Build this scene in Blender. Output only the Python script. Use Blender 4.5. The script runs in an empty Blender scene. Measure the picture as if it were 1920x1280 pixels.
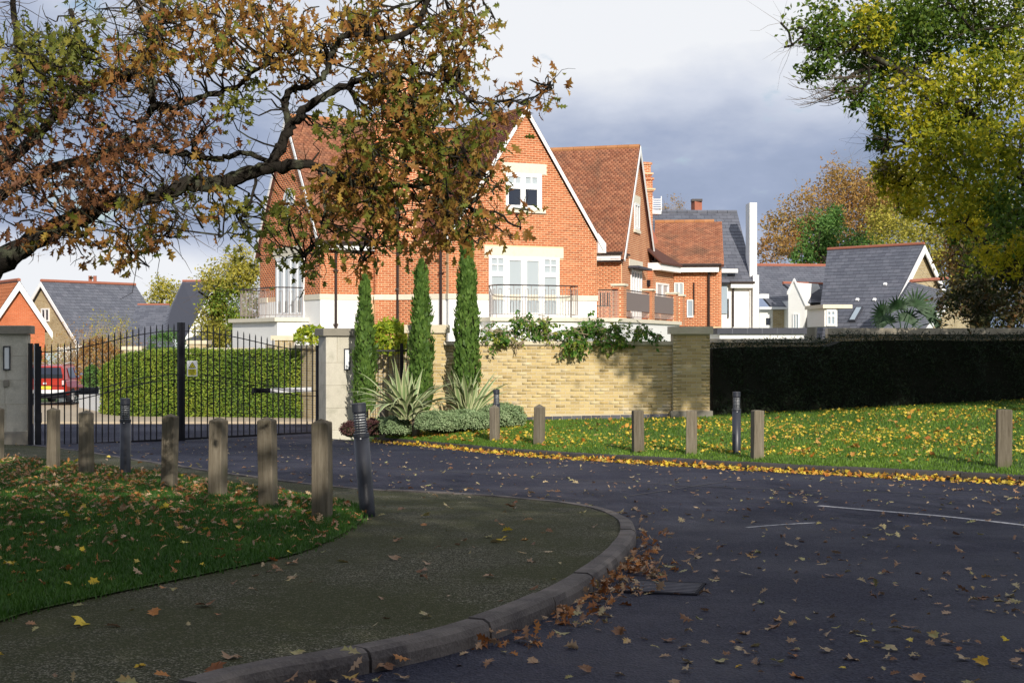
import bpy, math, random
import numpy as np
from mathutils import Vector, Matrix, Euler
from mathutils.geometry import tessellate_polygon
random.seed(7); rng = np.random.default_rng(7)
R = math.radians
scene = bpy.context.scene
COL = scene.collection

# ------------------------------------------------------------------ camera, sky, sun, exposure
CAMZ = 1.66; F = 2667.0
cd = bpy.data.cameras.new('camera'); cam = bpy.data.objects.new('camera', cd); COL.objects.link(cam)
cam.location = (0, 0, CAMZ); cam.rotation_euler = (R(90), 0, 0)
cd.lens = 50.0; cd.sensor_width = 36.0; cd.clip_start = 0.1; cd.clip_end = 3000
scene.camera = cam
SUN_AZ = R(14)      # sun stands behind the camera, to its right
SUN_EL = R(23)
sd = Vector((math.sin(SUN_AZ)*math.cos(SUN_EL), -math.cos(SUN_AZ)*math.cos(SUN_EL), math.sin(SUN_EL)))
sl = bpy.data.lights.new('sun', 'SUN'); so = bpy.data.objects.new('sun', sl); COL.objects.link(so)
sl.energy = 5.0; sl.angle = R(0.5); sl.color = (1.0, 0.93, 0.82)
so.rotation_euler = sd.to_track_quat('Z', 'Y').to_euler()
so.location = (30, -60, 40)

w = bpy.data.worlds.new('World'); scene.world = w; w.use_nodes = True
nt = w.node_tree; nt.nodes.clear()
def wn(t, **k):
    n = nt.nodes.new(t)
    for a, b in k.items(): setattr(n, a, b)
    return n
def mth(op, a, b=None, c=None, clamp=False, tree=None):
    tr = tree or nt
    n = tr.nodes.new('ShaderNodeMath'); n.operation = op; n.use_clamp = clamp
    for i, v in enumerate((a, b, c)):
        if v is None: continue
        if isinstance(v, (int, float)): n.inputs[i].default_value = v
        else: tr.links.new(v, n.inputs[i])
    return n.outputs[0]
def mapr(v, a, b, c=0.0, d=1.0, tree=None):
    tr = tree or nt
    n = tr.nodes.new('ShaderNodeMapRange'); n.interpolation_type = 'SMOOTHSTEP'
    tr.links.new(v, n.inputs[0])
    for i, x in enumerate((a, b, c, d)): n.inputs[i+1].default_value = x
    return n.outputs[0]
out = wn('ShaderNodeOutputWorld')
sky = wn('ShaderNodeTexSky'); sky.sky_type = 'NISHITA'; sky.sun_disc = False
sky.sun_elevation = SUN_EL; sky.sun_rotation = math.pi - SUN_AZ; sky.altitude = 50
bg1 = wn('ShaderNodeBackground'); bg1.inputs[1].default_value = 0.10
nt.links.new(sky.outputs[0], bg1.inputs[0])
tc = wn('ShaderNodeTexCoord')
sep = wn('ShaderNodeSeparateXYZ'); nt.links.new(tc.outputs['Generated'], sep.inputs[0])
mp = wn('ShaderNodeMapping'); mp.inputs['Scale'].default_value = (1.7, 1.7, 3.9); mp.inputs['Location'].default_value = (0.35, 0.1, 0.22)
nt.links.new(tc.outputs['Generated'], mp.inputs[0])
nz = wn('ShaderNodeTexNoise'); nz.inputs['Scale'].default_value = 2.3; nz.inputs['Detail'].default_value = 6; nz.inputs['Roughness'].default_value = 0.5
nt.links.new(mp.outputs[0], nz.inputs['Vector'])
nz2 = wn('ShaderNodeTexNoise'); nz2.inputs['Scale'].default_value = 5.5; nz2.inputs['Detail'].default_value = 8; nz2.inputs['Roughness'].default_value = 0.55
nt.links.new(mp.outputs[0], nz2.inputs['Vector'])
up = mapr(sep.outputs[2], 0.08, 0.22)
low = mth('SUBTRACT', 1.0, mapr(sep.outputs[2], 0.045, 0.085))
left = mth('SUBTRACT', 1.0, mapr(sep.outputs[0], -0.27, -0.02))
hl = mth('MULTIPLY', low, left)
v = mth('MULTIPLY', mth('SUBTRACT', nz.outputs[0], 0.5), 1.5)
v = mth('ADD', v, mth('MULTIPLY', mth('SUBTRACT', nz2.outputs[0], 0.5), 0.6))
v = mth('ADD', v, mth('MULTIPLY', up, 0.72))
v = mth('ADD', v, mth('MULTIPLY', hl, 0.95))
v = mth('ADD', v, mth('MULTIPLY', mth('MULTIPLY', up, left), -0.42))
v = mth('ADD', v, 0.25, clamp=True)
cr = wn('ShaderNodeValToRGB'); nt.links.new(v, cr.inputs[0])
e = cr.color_ramp.elements
e[0].position = 0.0; e[0].color = (0.22, 0.29, 0.43, 1)
e[1].position = 1.0; e[1].color = (0.93, 0.95, 0.99, 1)
x = e.new(0.4); x.color = (0.39, 0.46, 0.63, 1)
x = e.new(0.70); x.color = (0.68, 0.73, 0.85, 1)
bg2 = wn('ShaderNodeBackground'); nt.links.new(cr.outputs[0], bg2.inputs[0]); bg2.inputs[1].default_value = 0.95
msk = mapr(nz2.outputs[0], 0.60, 0.70, 0.0, 0.8)
mx = wn('ShaderNodeMixShader'); nt.links.new(msk, mx.inputs[0]); nt.links.new(bg2.outputs[0], mx.inputs[1]); nt.links.new(bg1.outputs[0], mx.inputs[2])
nt.links.new(mx.outputs[0], out.inputs[0])
vs = scene.view_settings; vs.view_transform = 'Standard'; vs.look = 'None'; vs.gamma = 1; vs.exposure = 0.0; vs.use_curve_mapping = False

# ------------------------------------------------------------------ materials
def new_mat(name):
    m = bpy.data.materials.new(name); m.use_nodes = True
    t = m.node_tree; t.nodes.clear()
    o = t.nodes.new('ShaderNodeOutputMaterial'); b = t.nodes.new('ShaderNodeBsdfPrincipled')
    t.links.new(b.outputs[0], o.inputs[0])
    return m, t, b, o
def ramp(t, fac, cols, interp='LINEAR'):
    n = t.nodes.new('ShaderNodeValToRGB'); t.links.new(fac, n.inputs[0]); n.color_ramp.interpolation = interp
    el = n.color_ramp.elements
    k = len(cols)
    for i, c in enumerate(cols):
        p = i/(k-1) if k > 1 else 0
        if i < 2 and i < len(el): ee = el[i] if i == 0 else el[len(el)-1]; ee.position = p if i == 0 or k == 2 else 1.0
        if i == 0: el[0].position = 0; el[0].color = (*c, 1)
        elif i == k-1: el[len(el)-1].position = 1; el[len(el)-1].color = (*c, 1)
        else: q = el.new(p); q.color = (*c, 1)
    return n.outputs[0]
def rnd_out(t):
    g = t.nodes.new('ShaderNodeNewGeometry'); o = t.nodes.new('ShaderNodeObjectInfo')
    return mth('FRACT', mth('ADD', g.outputs['Random Per Island'], o.outputs['Random'], tree=t), tree=t)
def noise(t, scale, detail=5, rough=0.55, stretch=None, coord='Object'):
    c = t.nodes.new('ShaderNodeTexCoord'); src = c.outputs[coord]
    if coord == 'World':
        pass
    if stretch:
        m = t.nodes.new('ShaderNodeMapping'); m.inputs['Scale'].default_value = stretch; t.links.new(src, m.inputs[0]); src = m.outputs[0]
    n = t.nodes.new('ShaderNodeTexNoise'); n.inputs['Scale'].default_value = scale; n.inputs['Detail'].default_value = detail; n.inputs['Roughness'].default_value = rough
    t.links.new(src, n.inputs['Vector']); return n.outputs[0]
def mixc(t, fac, a, b, mode='MIX'):
    n = t.nodes.new('ShaderNodeMix'); n.data_type = 'RGBA'; n.blend_type = mode
    if isinstance(fac, (int, float)): n.inputs[0].default_value = fac
    else: t.links.new(fac, n.inputs[0])
    for i, v in ((6, a), (7, b)):
        if isinstance(v, tuple): n.inputs[i].default_value = (*v, 1)
        else: t.links.new(v, n.inputs[i])
    return n.outputs[2]
def bumpn(t, b, h, strength=0.3, dist=0.01):
    n = t.nodes.new('ShaderNodeBump'); n.inputs['Strength'].default_value = strength; n.inputs['Distance'].default_value = dist
    t.links.new(h, n.inputs['Height']); t.links.new(n.outputs[0], b.inputs['Normal'])
def simple(name, cols, rough=.7, scale=4, detail=5, bump=0.0, bscale=60, metal=0, spec=.4, island=0, stretch=None, bdist=.01):
    m, t, b, o = new_mat(name)
    c = ramp(t, noise(t, scale, detail, stretch=stretch), cols if len(cols) > 1 else cols*2)
    if island:
        r = rnd_out(t)
        hs = t.nodes.new('ShaderNodeHueSaturation'); t.links.new(c, hs.inputs['Color'])
        t.links.new(mapr(r, 0, 1, 1-island, 1+island, tree=t), hs.inputs['Value']); c = hs.outputs[0]
    t.links.new(c, b.inputs['Base Color']); b.inputs['Roughness'].default_value = rough
    b.inputs['Metallic'].default_value = metal; b.inputs['Specular IOR Level'].default_value = spec
    if bump: bumpn(t, b, noise(t, bscale, 4, stretch=stretch), bump, bdist)
    return m
def leafmat(name, cols, trans=.35, rough=.55, patch=0.5, pscale=1.2):
    m, t, b, o = new_mat(name)
    r = rnd_out(t)
    f = mth('ADD', mth('MULTIPLY', r, 1-patch*.6, tree=t), mth('MULTIPLY', mth('SUBTRACT', noise(t, pscale, 2), 0.5, tree=t), patch*2.2, tree=t), tree=t, clamp=True)
    f = mth('ADD', f, patch*.25, tree=t, clamp=True)
    c = ramp(t, f, cols)
    t.links.new(c, b.inputs['Base Color']); b.inputs['Roughness'].default_value = rough; b.inputs['Specular IOR Level'].default_value = .3
    tr = t.nodes.new('ShaderNodeBsdfTranslucent'); t.links.new(c, tr.inputs[0])
    mx = t.nodes.new('ShaderNodeMixShader'); mx.inputs[0].default_value = trans
    t.links.new(b.outputs[0], mx.inputs[1]); t.links.new(tr.outputs[0], mx.inputs[2]); t.links.new(mx.outputs[0], o.inputs[0])
    return m
def unit_mat(name, cols, rough=.85, var=.25, bump=.4, bscale=45, nscale=3, bdist=.004, spec=.25, stain=None):
    """bricks, tiles, slates: each island has its own tone"""
    m, t, b, o = new_mat(name)
    c = ramp(t, rnd_out(t), cols)
    n = noise(t, nscale, 5)
    c = mixc(t, mapr(n, .35, .75, 0, var, tree=t), c, tuple(x*.45 for x in cols[0]))
    if stain: c = mixc(t, mapr(noise(t, stain[1], 6), .5, .7, 0, stain[2], tree=t), c, stain[0])
    n2 = noise(t, bscale, 4); c = mixc(t, mapr(n2, .4, .8, 0, .3, tree=t), c, tuple(min(1, x*1.5+.03) for x in cols[-1]))
    t.links.new(c, b.inputs['Base Color']); b.inputs['Roughness'].default_value = rough; b.inputs['Specular IOR Level'].default_value = spec
    bumpn(t, b, n2, bump, bdist)
    return m
def brick_tex(name, c1, c2, mortar, bw=.225, rh=.075, offs=.5, mort=.011, rough=.85, msm=.1, bump=.6):
    m, t, b, o = new_mat(name)
    uv = t.nodes.new('ShaderNodeUVMap')
    br = t.nodes.new('ShaderNodeTexBrick'); t.links.new(uv.outputs[0], br.inputs['Vector'])
    br.inputs['Color1'].default_value = (*c1, 1); br.inputs['Color2'].default_value = (*c2, 1); br.inputs['Mortar'].default_value = (*mortar, 1)
    br.inputs['Scale'].default_value = 1; br.inputs['Brick Width'].default_value = bw; br.inputs['Row Height'].default_value = rh
    br.inputs['Mortar Size'].default_value = mort; br.inputs['Mortar Smooth'].default_value = msm; br.offset = offs
    c = mixc(t, mapr(noise(t, 1.3, 6), .4, .75, 0, .35, tree=t), br.outputs[0], tuple(x*.5 for x in c2))
    t.links.new(c, b.inputs['Base Color']); b.inputs['Roughness'].default_value = rough; b.inputs['Specular IOR Level'].default_value = .25
    inv = mth('SUBTRACT', 1.0, br.outputs['Fac'], tree=t)
    bumpn(t, b, inv, bump, .012)
    return m

MAT = {}
MAT['brick_red'] = unit_mat('red brick', [(.38,.10,.04), (.52,.155,.06), (.45,.12,.045), (.60,.22,.10)], stain=((.2,.06,.04), 1.1, .35))
MAT['mortar_red'] = simple('mortar', [(.70,.45,.26), (.76,.54,.34)], .95, 20, bump=.4)
MAT['brick_red_tex'] = brick_tex('red brick courses', (.50,.14,.055), (.41,.10,.04), (.70,.48,.29), mort=.013)
MAT['brick_buff'] = unit_mat('buff stock brick', [(.36,.26,.11), (.54,.40,.17), (.61,.47,.22), (.47,.33,.13), (.62,.51,.29)], var=.3, stain=((.62,.56,.45), 1.7, .55))
MAT['mortar_buff'] = simple('buff mortar', [(.50,.42,.28), (.60,.52,.37)], .95, 18, bump=.4)
MAT['brick_buff_tex'] = brick_tex('buff brick courses', (.50,.40,.22), (.38,.28,.13), (.5,.45,.36))
MAT['brick_orange_tex'] = brick_tex('orange brick courses', (.60,.17,.07), (.52,.13,.05), (.60,.26,.15), mort=.008)
MAT['brick_blue'] = unit_mat('blue brick', [(.045,.045,.06), (.08,.08,.10), (.12,.12,.14)], rough=.5)
MAT['tile_clay'] = unit_mat('clay roof tile', [(.25,.098,.058), (.34,.14,.078), (.39,.175,.10), (.24,.11,.07)], rough=.9, var=.4, stain=((.10,.07,.05), .9, .6))
MAT['tile_plum'] = unit_mat('plum roof tile', [(.15,.062,.052), (.21,.088,.066), (.26,.11,.075)], rough=.85, var=.3)
MAT['tile_ridge'] = unit_mat('ridge tile', [(.35,.15,.06), (.42,.2,.09)], rough=.9)
MAT['ridge_red'] = simple('red ridge', [(.30,.10,.06), (.38,.14,.09)], .8, 6)
MAT['slate'] = unit_mat('slate', [(.085,.09,.115), (.11,.118,.145), (.135,.14,.17)], rough=.55, var=.2, bump=.2, spec=.4)
MAT['slate_base'] = simple('slate underlay', [(.05,.053,.07)], .7)
MAT['roof_base'] = simple('roof underlay', [(.09,.035,.025)], .95)
MAT['white'] = simple('white render', [(.78,.78,.76), (.84,.84,.82)], .8, 3, bump=.15, bscale=120)
MAT['paint'] = simple('white paint', [(.80,.81,.82), (.84,.84,.84)], .35, 3)
MAT['stone'] = simple('cream limestone', [(.60,.54,.43), (.70,.65,.53), (.56,.49,.37)], .85, 7, 8, bump=.25, bscale=90)
MAT['stone_grey'] = unit_mat('weathered stone block', [(.46,.43,.35), (.52,.49,.41), (.57,.54,.46)], var=.2, nscale=5, stain=((.30,.29,.22), 2.6, .6))
MAT['cap'] = simple('weathered stone cap', [(.10,.095,.08), (.24,.22,.18), (.16,.15,.12)], .9, 6, 8, bump=.4, bscale=70)
MAT['cap_cream'] = simple('sandstone coping', [(.46,.39,.26), (.62,.55,.41), (.54,.47,.33)], .85, 4, 8, bump=.3, bscale=60)
MAT['coping_aged'] = simple('aged coping', [(.36,.29,.19), (.56,.5,.39), (.25,.21,.14)], .9, 3, 9, bump=.4, bscale=50)
MAT['black'] = simple('black painted steel', [(.006,.006,.010), (.010,.010,.015)], .45, 8, spec=.3)
MAT['blackmetal'] = simple('charcoal metal', [(.022,.025,.036), (.03,.033,.045)], .42, 8, spec=.5)
MAT['gutter'] = simple('brown black gutter', [(.03,.018,.016)], .4)
MAT['steel'] = simple('galvanised rail', [(.30,.24,.22), (.36,.30,.28)], .45, 20, metal=.3)
MAT['screen'] = simple('woven balcony screen', [(.17,.14,.135), (.22,.18,.17)], .9, 30, stretch=(30, 30, .5))
MAT['silver'] = simple('silver plastic', [(.62,.63,.66), (.7,.7,.72)], .35)
def glass(name, col, rough=.06, curtain=False):
    m, t, b, o = new_mat(name)
    if curtain:
        c = ramp(t, noise(t, 3, 2, stretch=(9, 9, .15)), [tuple(x*.72 for x in col), col, col, tuple(x*.8 for x in col)])
        t.links.new(c, b.inputs['Base Color'])
    else: b.inputs['Base Color'].default_value = (*col, 1)
    b.inputs['Roughness'].default_value = rough; b.inputs['Specular IOR Level'].default_value = .6
    b.inputs['Coat Weight'].default_value = .8; b.inputs['Coat Roughness'].default_value = .03
    return m
MAT['glass'] = glass('dark window glass', (.018,.022,.035))
MAT['glass_light'] = glass('window glass with drawn curtain', (.42,.47,.50), .25, True)
MAT['glass_sky'] = glass('roof light glass', (.35,.42,.48), .1)
MAT['lens'] = simple('opal lens', [(.75,.78,.80)], .25)
MAT['wood'] = None
def woodmat():
    m, t, b, o = new_mat('weathered softwood')
    n = noise(t, 3, 9, .7, stretch=(11, 11, .55)); n2 = noise(t, 9, 8, .8, stretch=(16, 16, .35))
    c = ramp(t, n, [(.045,.036,.024), (.11,.092,.066), (.19,.165,.125), (.27,.24,.19)])
    c = mixc(t, mapr(n2, .50, .66, 0, .75, tree=t), c, (.045,.034,.022))
    g = noise(t, 2.2, 4)
    c = mixc(t, mapr(g, .48, .68, 0, .5, tree=t), c, (.085,.105,.028))
    oi = t.nodes.new('ShaderNodeObjectInfo'); hs = t.nodes.new('ShaderNodeHueSaturation'); t.links.new(c, hs.inputs['Color'])
    t.links.new(mapr(oi.outputs['Random'], 0, 1, .8, 1.25, tree=t), hs.inputs['Value'])
    t.links.new(hs.outputs[0], b.inputs['Base Color']); b.inputs['Roughness'].default_value = .88; b.inputs['Specular IOR Level'].default_value = .2
    bumpn(t, b, n2, .8, .008); return m
MAT['wood'] = woodmat()
def barkmat(name, a, b_, c_, lich=None):
    m, t, b, o = new_mat(name)
    n = noise(t, 9, 8, .7); c = ramp(t, n, [a, b_, c_])
    if lich: c = mixc(t, mapr(noise(t, 5, 5), .52, .64, 0, .8, tree=t), c, lich)
    t.links.new(c, b.inputs['Base Color']); b.inputs['Roughness'].default_value = .95; b.inputs['Specular IOR Level'].default_value = .15
    bumpn(t, b, noise(t, 22, 7, .7), 1.0, .02); return m
MAT['bark'] = barkmat('oak bark', (.010,.009,.008), (.026,.022,.018), (.06,.052,.042), (.10,.11,.07))
MAT['twig'] = simple('twig bark', [(.06,.045,.03), (.12,.09,.06)], .9, 12)
MAT['twig_pale'] = simple('pale twig bark', [(.26,.20,.13), (.36,.28,.19)], .9, 12)
# ground
def asphalt():
    m, t, b, o = new_mat('asphalt')
    c = t.nodes.new('ShaderNodeTexCoord'); vo = t.nodes.new('ShaderNodeTexVoronoi'); vo.inputs['Scale'].default_value = 80
    t.links.new(c.outputs['Object'], vo.inputs['Vector'])
    n = noise(t, .45, 7, .65); n3 = noise(t, 2.6, 6)
    col = ramp(t, vo.outputs['Color'], [(.013,.014,.027), (.029,.031,.052), (.058,.061,.090)])
    col = mixc(t, mapr(n, .42, .66, 0, .55, tree=t), col, (.045,.048,.074))
    col = mixc(t, mapr(n3, .5, .75, 0, .35, tree=t), col, (.040,.042,.052))
    t.links.new(col, b.inputs['Base Color'])
    t.links.new(mapr(n, .35, .65, .8, .6, tree=t), b.inputs['Roughness']); b.inputs['Specular IOR Level'].default_value = .12
    bumpn(t, b, vo.outputs['Distance'], .9, .012); return m
MAT['asphalt'] = asphalt()
def mossy():
    m, t, b, o = new_mat('mossy footpath')
    c = t.nodes.new('ShaderNodeTexCoord'); vo = t.nodes.new('ShaderNodeTexVoronoi'); vo.inputs['Scale'].default_value = 130
    t.links.new(c.outputs['Object'], vo.inputs['Vector'])
    sepc = t.nodes.new('ShaderNodeSeparateColor'); t.links.new(vo.outputs['Color'], sepc.inputs[0])
    st = ramp(t, sepc.outputs[0], [(.014,.014,.009), (.028,.028,.017), (.06,.058,.040), (.44,.41,.33)])
    n = noise(t, .9, 7, .65); n2 = noise(t, 30, 4)
    f = mth('ADD', mapr(n, .34, .62, 0.35, .85, tree=t), mth('MULTIPLY', mth('SUBTRACT', n2, .5, tree=t), 1.1, tree=t), tree=t, clamp=True)
    col = mixc(t, f, st, (.040,.046,.010))
    t.links.new(col, b.inputs['Base Color']); b.inputs['Roughness'].default_value = .9; b.inputs['Specular IOR Level'].default_value = .25
    bumpn(t, b, vo.outputs['Distance'], .9, .01); return m
MAT['moss'] = mossy()
MAT['turf'] = simple('turf soil', [(.020,.045,.008), (.05,.10,.014), (.035,.07,.012)], .95, 3, 8, bump=.8, bscale=40, bdist=.03)
MAT['soil'] = simple('garden soil', [(.035,.022,.013), (.07,.045,.027)], .95, 8, 8, bump=.8, bscale=30, bdist=.03)
MAT['path'] = simple('pale paving', [(.36,.29,.20), (.46,.38,.28)], .85, 2, 6, bump=.3)
MAT['kerb'] = unit_mat('kerb stone', [(.10,.088,.086), (.17,.15,.14), (.13,.115,.11)], var=.6, nscale=4, bscale=60, bump=.8, bdist=.010, stain=((.045,.04,.045), 2.2, .8))
MAT['kerb_dark'] = unit_mat('dark mossy kerb stone', [(.05,.045,.045), (.075,.068,.065), (.06,.055,.05)], var=.5, nscale=5, bump=.5)
MAT['line'] = simple('worn road paint', [(.03,.03,.045), (.06,.06,.08), (.34,.34,.37), (.50,.50,.52), (.42,.42,.45)], .8, 30, 10)
MAT['seam'] = simple('tar seam', [(.018,.018,.024), (.03,.03,.038)], .6)
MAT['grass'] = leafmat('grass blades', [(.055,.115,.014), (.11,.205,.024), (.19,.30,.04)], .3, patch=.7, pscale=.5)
MAT['grass_shade'] = leafmat('lawn grass blades toned for shade', [(.024,.075,.010), (.045,.12,.015), (.075,.17,.025)], .3, patch=.7, pscale=.8)  # darker copy of the lawn grass, shade put into its colour
# leaves
MAT['oak'] = leafmat('turning oak leaves', [(.075,.12,.022), (.20,.23,.035), (.38,.22,.045), (.33,.14,.045), (.50,.28,.06), (.70,.50,.09)], .5, patch=.7, pscale=.9)
MAT['oak_brown'] = leafmat('browned oak leaves', [(.13,.06,.03), (.24,.10,.045), (.33,.15,.055), (.18,.09,.06), (.42,.24,.06)], .42, patch=.6, pscale=1.2)
MAT['oak_green'] = leafmat('green oak leaves', [(.08,.11,.022), (.17,.20,.035), (.28,.27,.05), (.44,.36,.07)], .5, patch=.6)
MAT['maple_y'] = leafmat('yellow maple leaves', [(.09,.15,.012), (.30,.32,.02), (.60,.52,.03), (.80,.66,.05)], .48, patch=.6, pscale=.35)
MAT['maple_g'] = leafmat('green maple leaves', [(.04,.09,.014), (.09,.16,.02), (.18,.24,.025), (.42,.38,.03)], .4, patch=.8, pscale=.35)
MAT['maple_b'] = leafmat('dark brown leaves', [(.02,.035,.012), (.04,.05,.018), (.08,.06,.02), (.15,.07,.02)], .3, patch=.6)  # foliage that is dark brown to green in its own colour
MAT['autumn'] = leafmat('far autumn leaves', [(.20,.09,.035), (.36,.19,.06), (.44,.28,.08), (.28,.22,.08)], .35, patch=.8, pscale=.15)
MAT['fargreen'] = leafmat('far green leaves', [(.06,.14,.03), (.11,.23,.05), (.19,.30,.06)], .35, patch=.6, pscale=.2)
MAT['faryellow'] = leafmat('far yellow leaves', [(.20,.22,.04), (.42,.38,.06), (.58,.48,.08)], .35, patch=.6, pscale=.3)
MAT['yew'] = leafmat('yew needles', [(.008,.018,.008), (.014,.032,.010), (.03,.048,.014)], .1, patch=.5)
MAT['laurel'] = leafmat('clipped hedge leaves', [(.06,.12,.016), (.14,.23,.028), (.26,.33,.04), (.40,.40,.06)], .3, patch=.7, pscale=.6)
MAT['cypress'] = leafmat('cypress foliage', [(.04,.085,.016), (.09,.17,.03), (.17,.27,.055)], .25, patch=.5, pscale=3)
MAT['hebe'] = leafmat('sage green foliage', [(.15,.23,.10), (.27,.37,.18), (.42,.50,.28)], .2, patch=.5, pscale=3)
MAT['purple'] = leafmat('purple foliage', [(.05,.02,.022), (.10,.04,.04), (.16,.09,.06)], .2, patch=.5, pscale=3)
MAT['wist'] = leafmat('climber leaves', [(.035,.10,.018), (.07,.18,.028), (.13,.25,.035), (.36,.36,.05)], .4, patch=.5)
MAT['yshrub'] = leafmat('yellow green shrub leaves', [(.14,.24,.02), (.34,.42,.03), (.62,.58,.05)], .4, patch=.5)
MAT['phor'] = simple('flax green centre', [(.13,.20,.075), (.22,.29,.12)], .45, 3)
MAT['phor_c'] = simple('flax cream margin', [(.34,.37,.19), (.46,.46,.27)], .45, 3)
MAT['palm'] = simple('palm blade green', [(.010,.035,.010), (.03,.085,.022)], .6, 4)
MAT['fall'] = leafmat('fallen leaves mixed', [(.16,.06,.025), (.34,.13,.04), (.46,.20,.06), (.34,.20,.12), (.48,.34,.22), (.48,.32,.07)], .15, patch=.25)
MAT['fall_pale'] = leafmat('fallen leaves pale', [(.14,.06,.03), (.25,.14,.08), (.33,.22,.14), (.40,.31,.19), (.30,.29,.12), (.36,.15,.05)], .12, patch=.25)
MAT['fall_y'] = leafmat('fallen leaves yellow', [(.42,.22,.03), (.62,.44,.04), (.72,.55,.07), (.66,.48,.04), (.60,.50,.20)], .2, patch=.3)
MAT['fall_o'] = leafmat('fallen leaves orange', [(.30,.09,.02), (.50,.20,.03), (.62,.36,.05), (.38,.16,.05), (.60,.45,.12)], .15, patch=.3)

# ------------------------------------------------------------------ helpers
def root_off(o):
    v = Vector((0, 0, 0))
    while o is not None: v += o.location; o = o.parent
    return v
def thing(name, label, cat, loc=(0,0,0), rotz=0, group=None):
    o = bpy.data.objects.new(name, None); COL.objects.link(o); o.location = loc; o.rotation_euler = (0, 0, rotz); o.empty_display_size = .1
    o['label'] = label; o['category'] = cat
    if group: o['group'] = group
    return o
def tag(o, label, cat, group=None, kind=None):
    o['label'] = label; o['category'] = cat
    if group: o['group'] = group
    if kind: o['kind'] = kind
    return o
def uvproj(me, uvd):
    uvl = me.uv_layers.new(name='UVMap')
    n = len(me.loops); vi = np.empty(n, np.int32); me.loops.foreach_get('vertex_index', vi)
    co = np.empty(len(me.vertices)*3, np.float32); me.vertices.foreach_get('co', co); co = co.reshape(-1, 3)[vi]
    uv = np.stack([co[:,0]*uvd[0]+co[:,1]*uvd[1], co[:,2]], 1).astype(np.float32)
    uvl.data.foreach_set('uv', uv.ravel())
class MB:
    def __init__(s): s.v = []; s.f = []; s.m = []
    def add(s, vs, fs, m=0):
        k = len(s.v); s.v += [tuple(v) for v in vs]
        for f in fs: s.f.append(tuple(k+i for i in f)); s.m.append(m)
        return s
    def hexa(s, p, m=0):   # p: 8 points, bottom 4 then top 4, ccw
        return s.add(p, [(3,2,1,0),(4,5,6,7),(0,1,5,4),(1,2,6,5),(2,3,7,6),(3,0,4,7)], m)
    def box(s, c, d, rz=0, m=0):
        cx, cy, cz = c; a, b, h = d[0]/2, d[1]/2, d[2]/2; ca, sa = math.cos(rz), math.sin(rz)
        P = []
        for z in (-h, h):
            for x, y in ((-a,-b),(a,-b),(a,b),(-a,b)): P.append((cx+x*ca-y*sa, cy+x*sa+y*ca, cz+z))
        return s.hexa(P, m)
    def cbox(s, c, d, ch, rz=0, m=0):  # box with chamfered vertical and top edges
        cx, cy, cz = c; a, b, h = d[0]/2, d[1]/2, d[2]/2; ca, sa = math.cos(rz), math.sin(rz)
        def ring(a, b, k, z): return [(cx+x*ca-y*sa, cy+x*sa+y*ca, cz+z) for x, y in ((-a+k,-b),(a-k,-b),(a,-b+k),(a,b-k),(a-k,b),(-a+k,b),(-a,b-k),(-a,-b+k))]
        P = ring(a, b, ch, -h) + ring(a, b, ch, h-ch) + ring(a-ch, b-ch, ch, h)
        fs = []
        for l in (0, 8):
            for i in range(8): j = (i+1) % 8; fs.append((l+i, l+j, l+8+j, l+8+i))
        fs.append(tuple(range(16, 24))); fs.append(tuple(range(7, -1, -1)))
        return s.add(P, fs, m)
    def prism(s, a, b, m=0):   # two matching polygons
        n = len(a); fs = [tuple(range(n-1, -1, -1)), tuple(range(n, 2*n))]
        for i in range(n): j = (i+1) % n; fs.append((i, j, n+j, n+i))
        return s.add(list(a)+list(b), fs, m)
    def tube(s, pts, rad, n=6, m=0, cap=True):
        pts = [Vector(p) for p in pts]; k = len(pts)
        if not hasattr(rad, '__len__'): rad = [rad]*k
        V = []; ref = None
        for i, p in enumerate(pts):
            d = (pts[min(i+1, k-1)]-pts[max(i-1, 0)])
            d = d.normalized() if d.length > 1e-9 else Vector((0,0,1))
            if ref is None: ref = d.orthogonal().normalized()
            ref = (ref - d*ref.dot(d)); ref = ref.normalized() if ref.length > 1e-6 else d.orthogonal().normalized()
            b = d.cross(ref)
            for j in range(n):
                a = 2*math.pi*j/n; V.append(p+(ref*math.cos(a)+b*math.sin(a))*rad[i])
        fs = []
        for i in range(k-1):
            for j in range(n): l = (j+1) % n; fs.append((i*n+j, i*n+l, (i+1)*n+l, (i+1)*n+j))
        if cap: fs.append(tuple(range(n-1, -1, -1))); fs.append(tuple(range((k-1)*n, k*n)))
        return s.add(V, fs, m)
    def lathe(s, prof, n=20, c=(0,0,0), m=0):
        V = []
        for r, z in prof:
            for j in range(n): a = 2*math.pi*j/n; V.append((c[0]+r*math.cos(a), c[1]+r*math.sin(a), c[2]+z))
        fs = []
        for i in range(len(prof)-1):
            for j in range(n): l = (j+1) % n; fs.append((i*n+j, i*n+l, (i+1)*n+l, (i+1)*n+j))
        fs.append(tuple(range(n-1, -1, -1))); fs.append(tuple(range((len(prof)-1)*n, len(prof)*n)))
        return s.add(V, fs, m)
    def build(s, name, mat, parent=None, smooth=False, uvd=None, kind=None, local=False):
        off = Vector((0,0,0)) if (local or parent is None) else root_off(parent)
        me = bpy.data.meshes.new(name)
        me.from_pydata([(v[0]-off.x, v[1]-off.y, v[2]-off.z) for v in s.v], [], s.f)
        for mm in (mat if isinstance(mat, (list, tuple)) else [mat]): me.materials.append(MAT[mm] if isinstance(mm, str) else mm)
        if any(s.m): me.polygons.foreach_set('material_index', s.m)
        if smooth: me.polygons.foreach_set('use_smooth', [True]*len(s.f))
        if uvd: uvproj(me, uvd)
        me.update()
        o = bpy.data.objects.new(name, me); COL.objects.link(o)
        if parent is not None: o.parent = parent
        if kind: o['kind'] = kind
        return o
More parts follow.
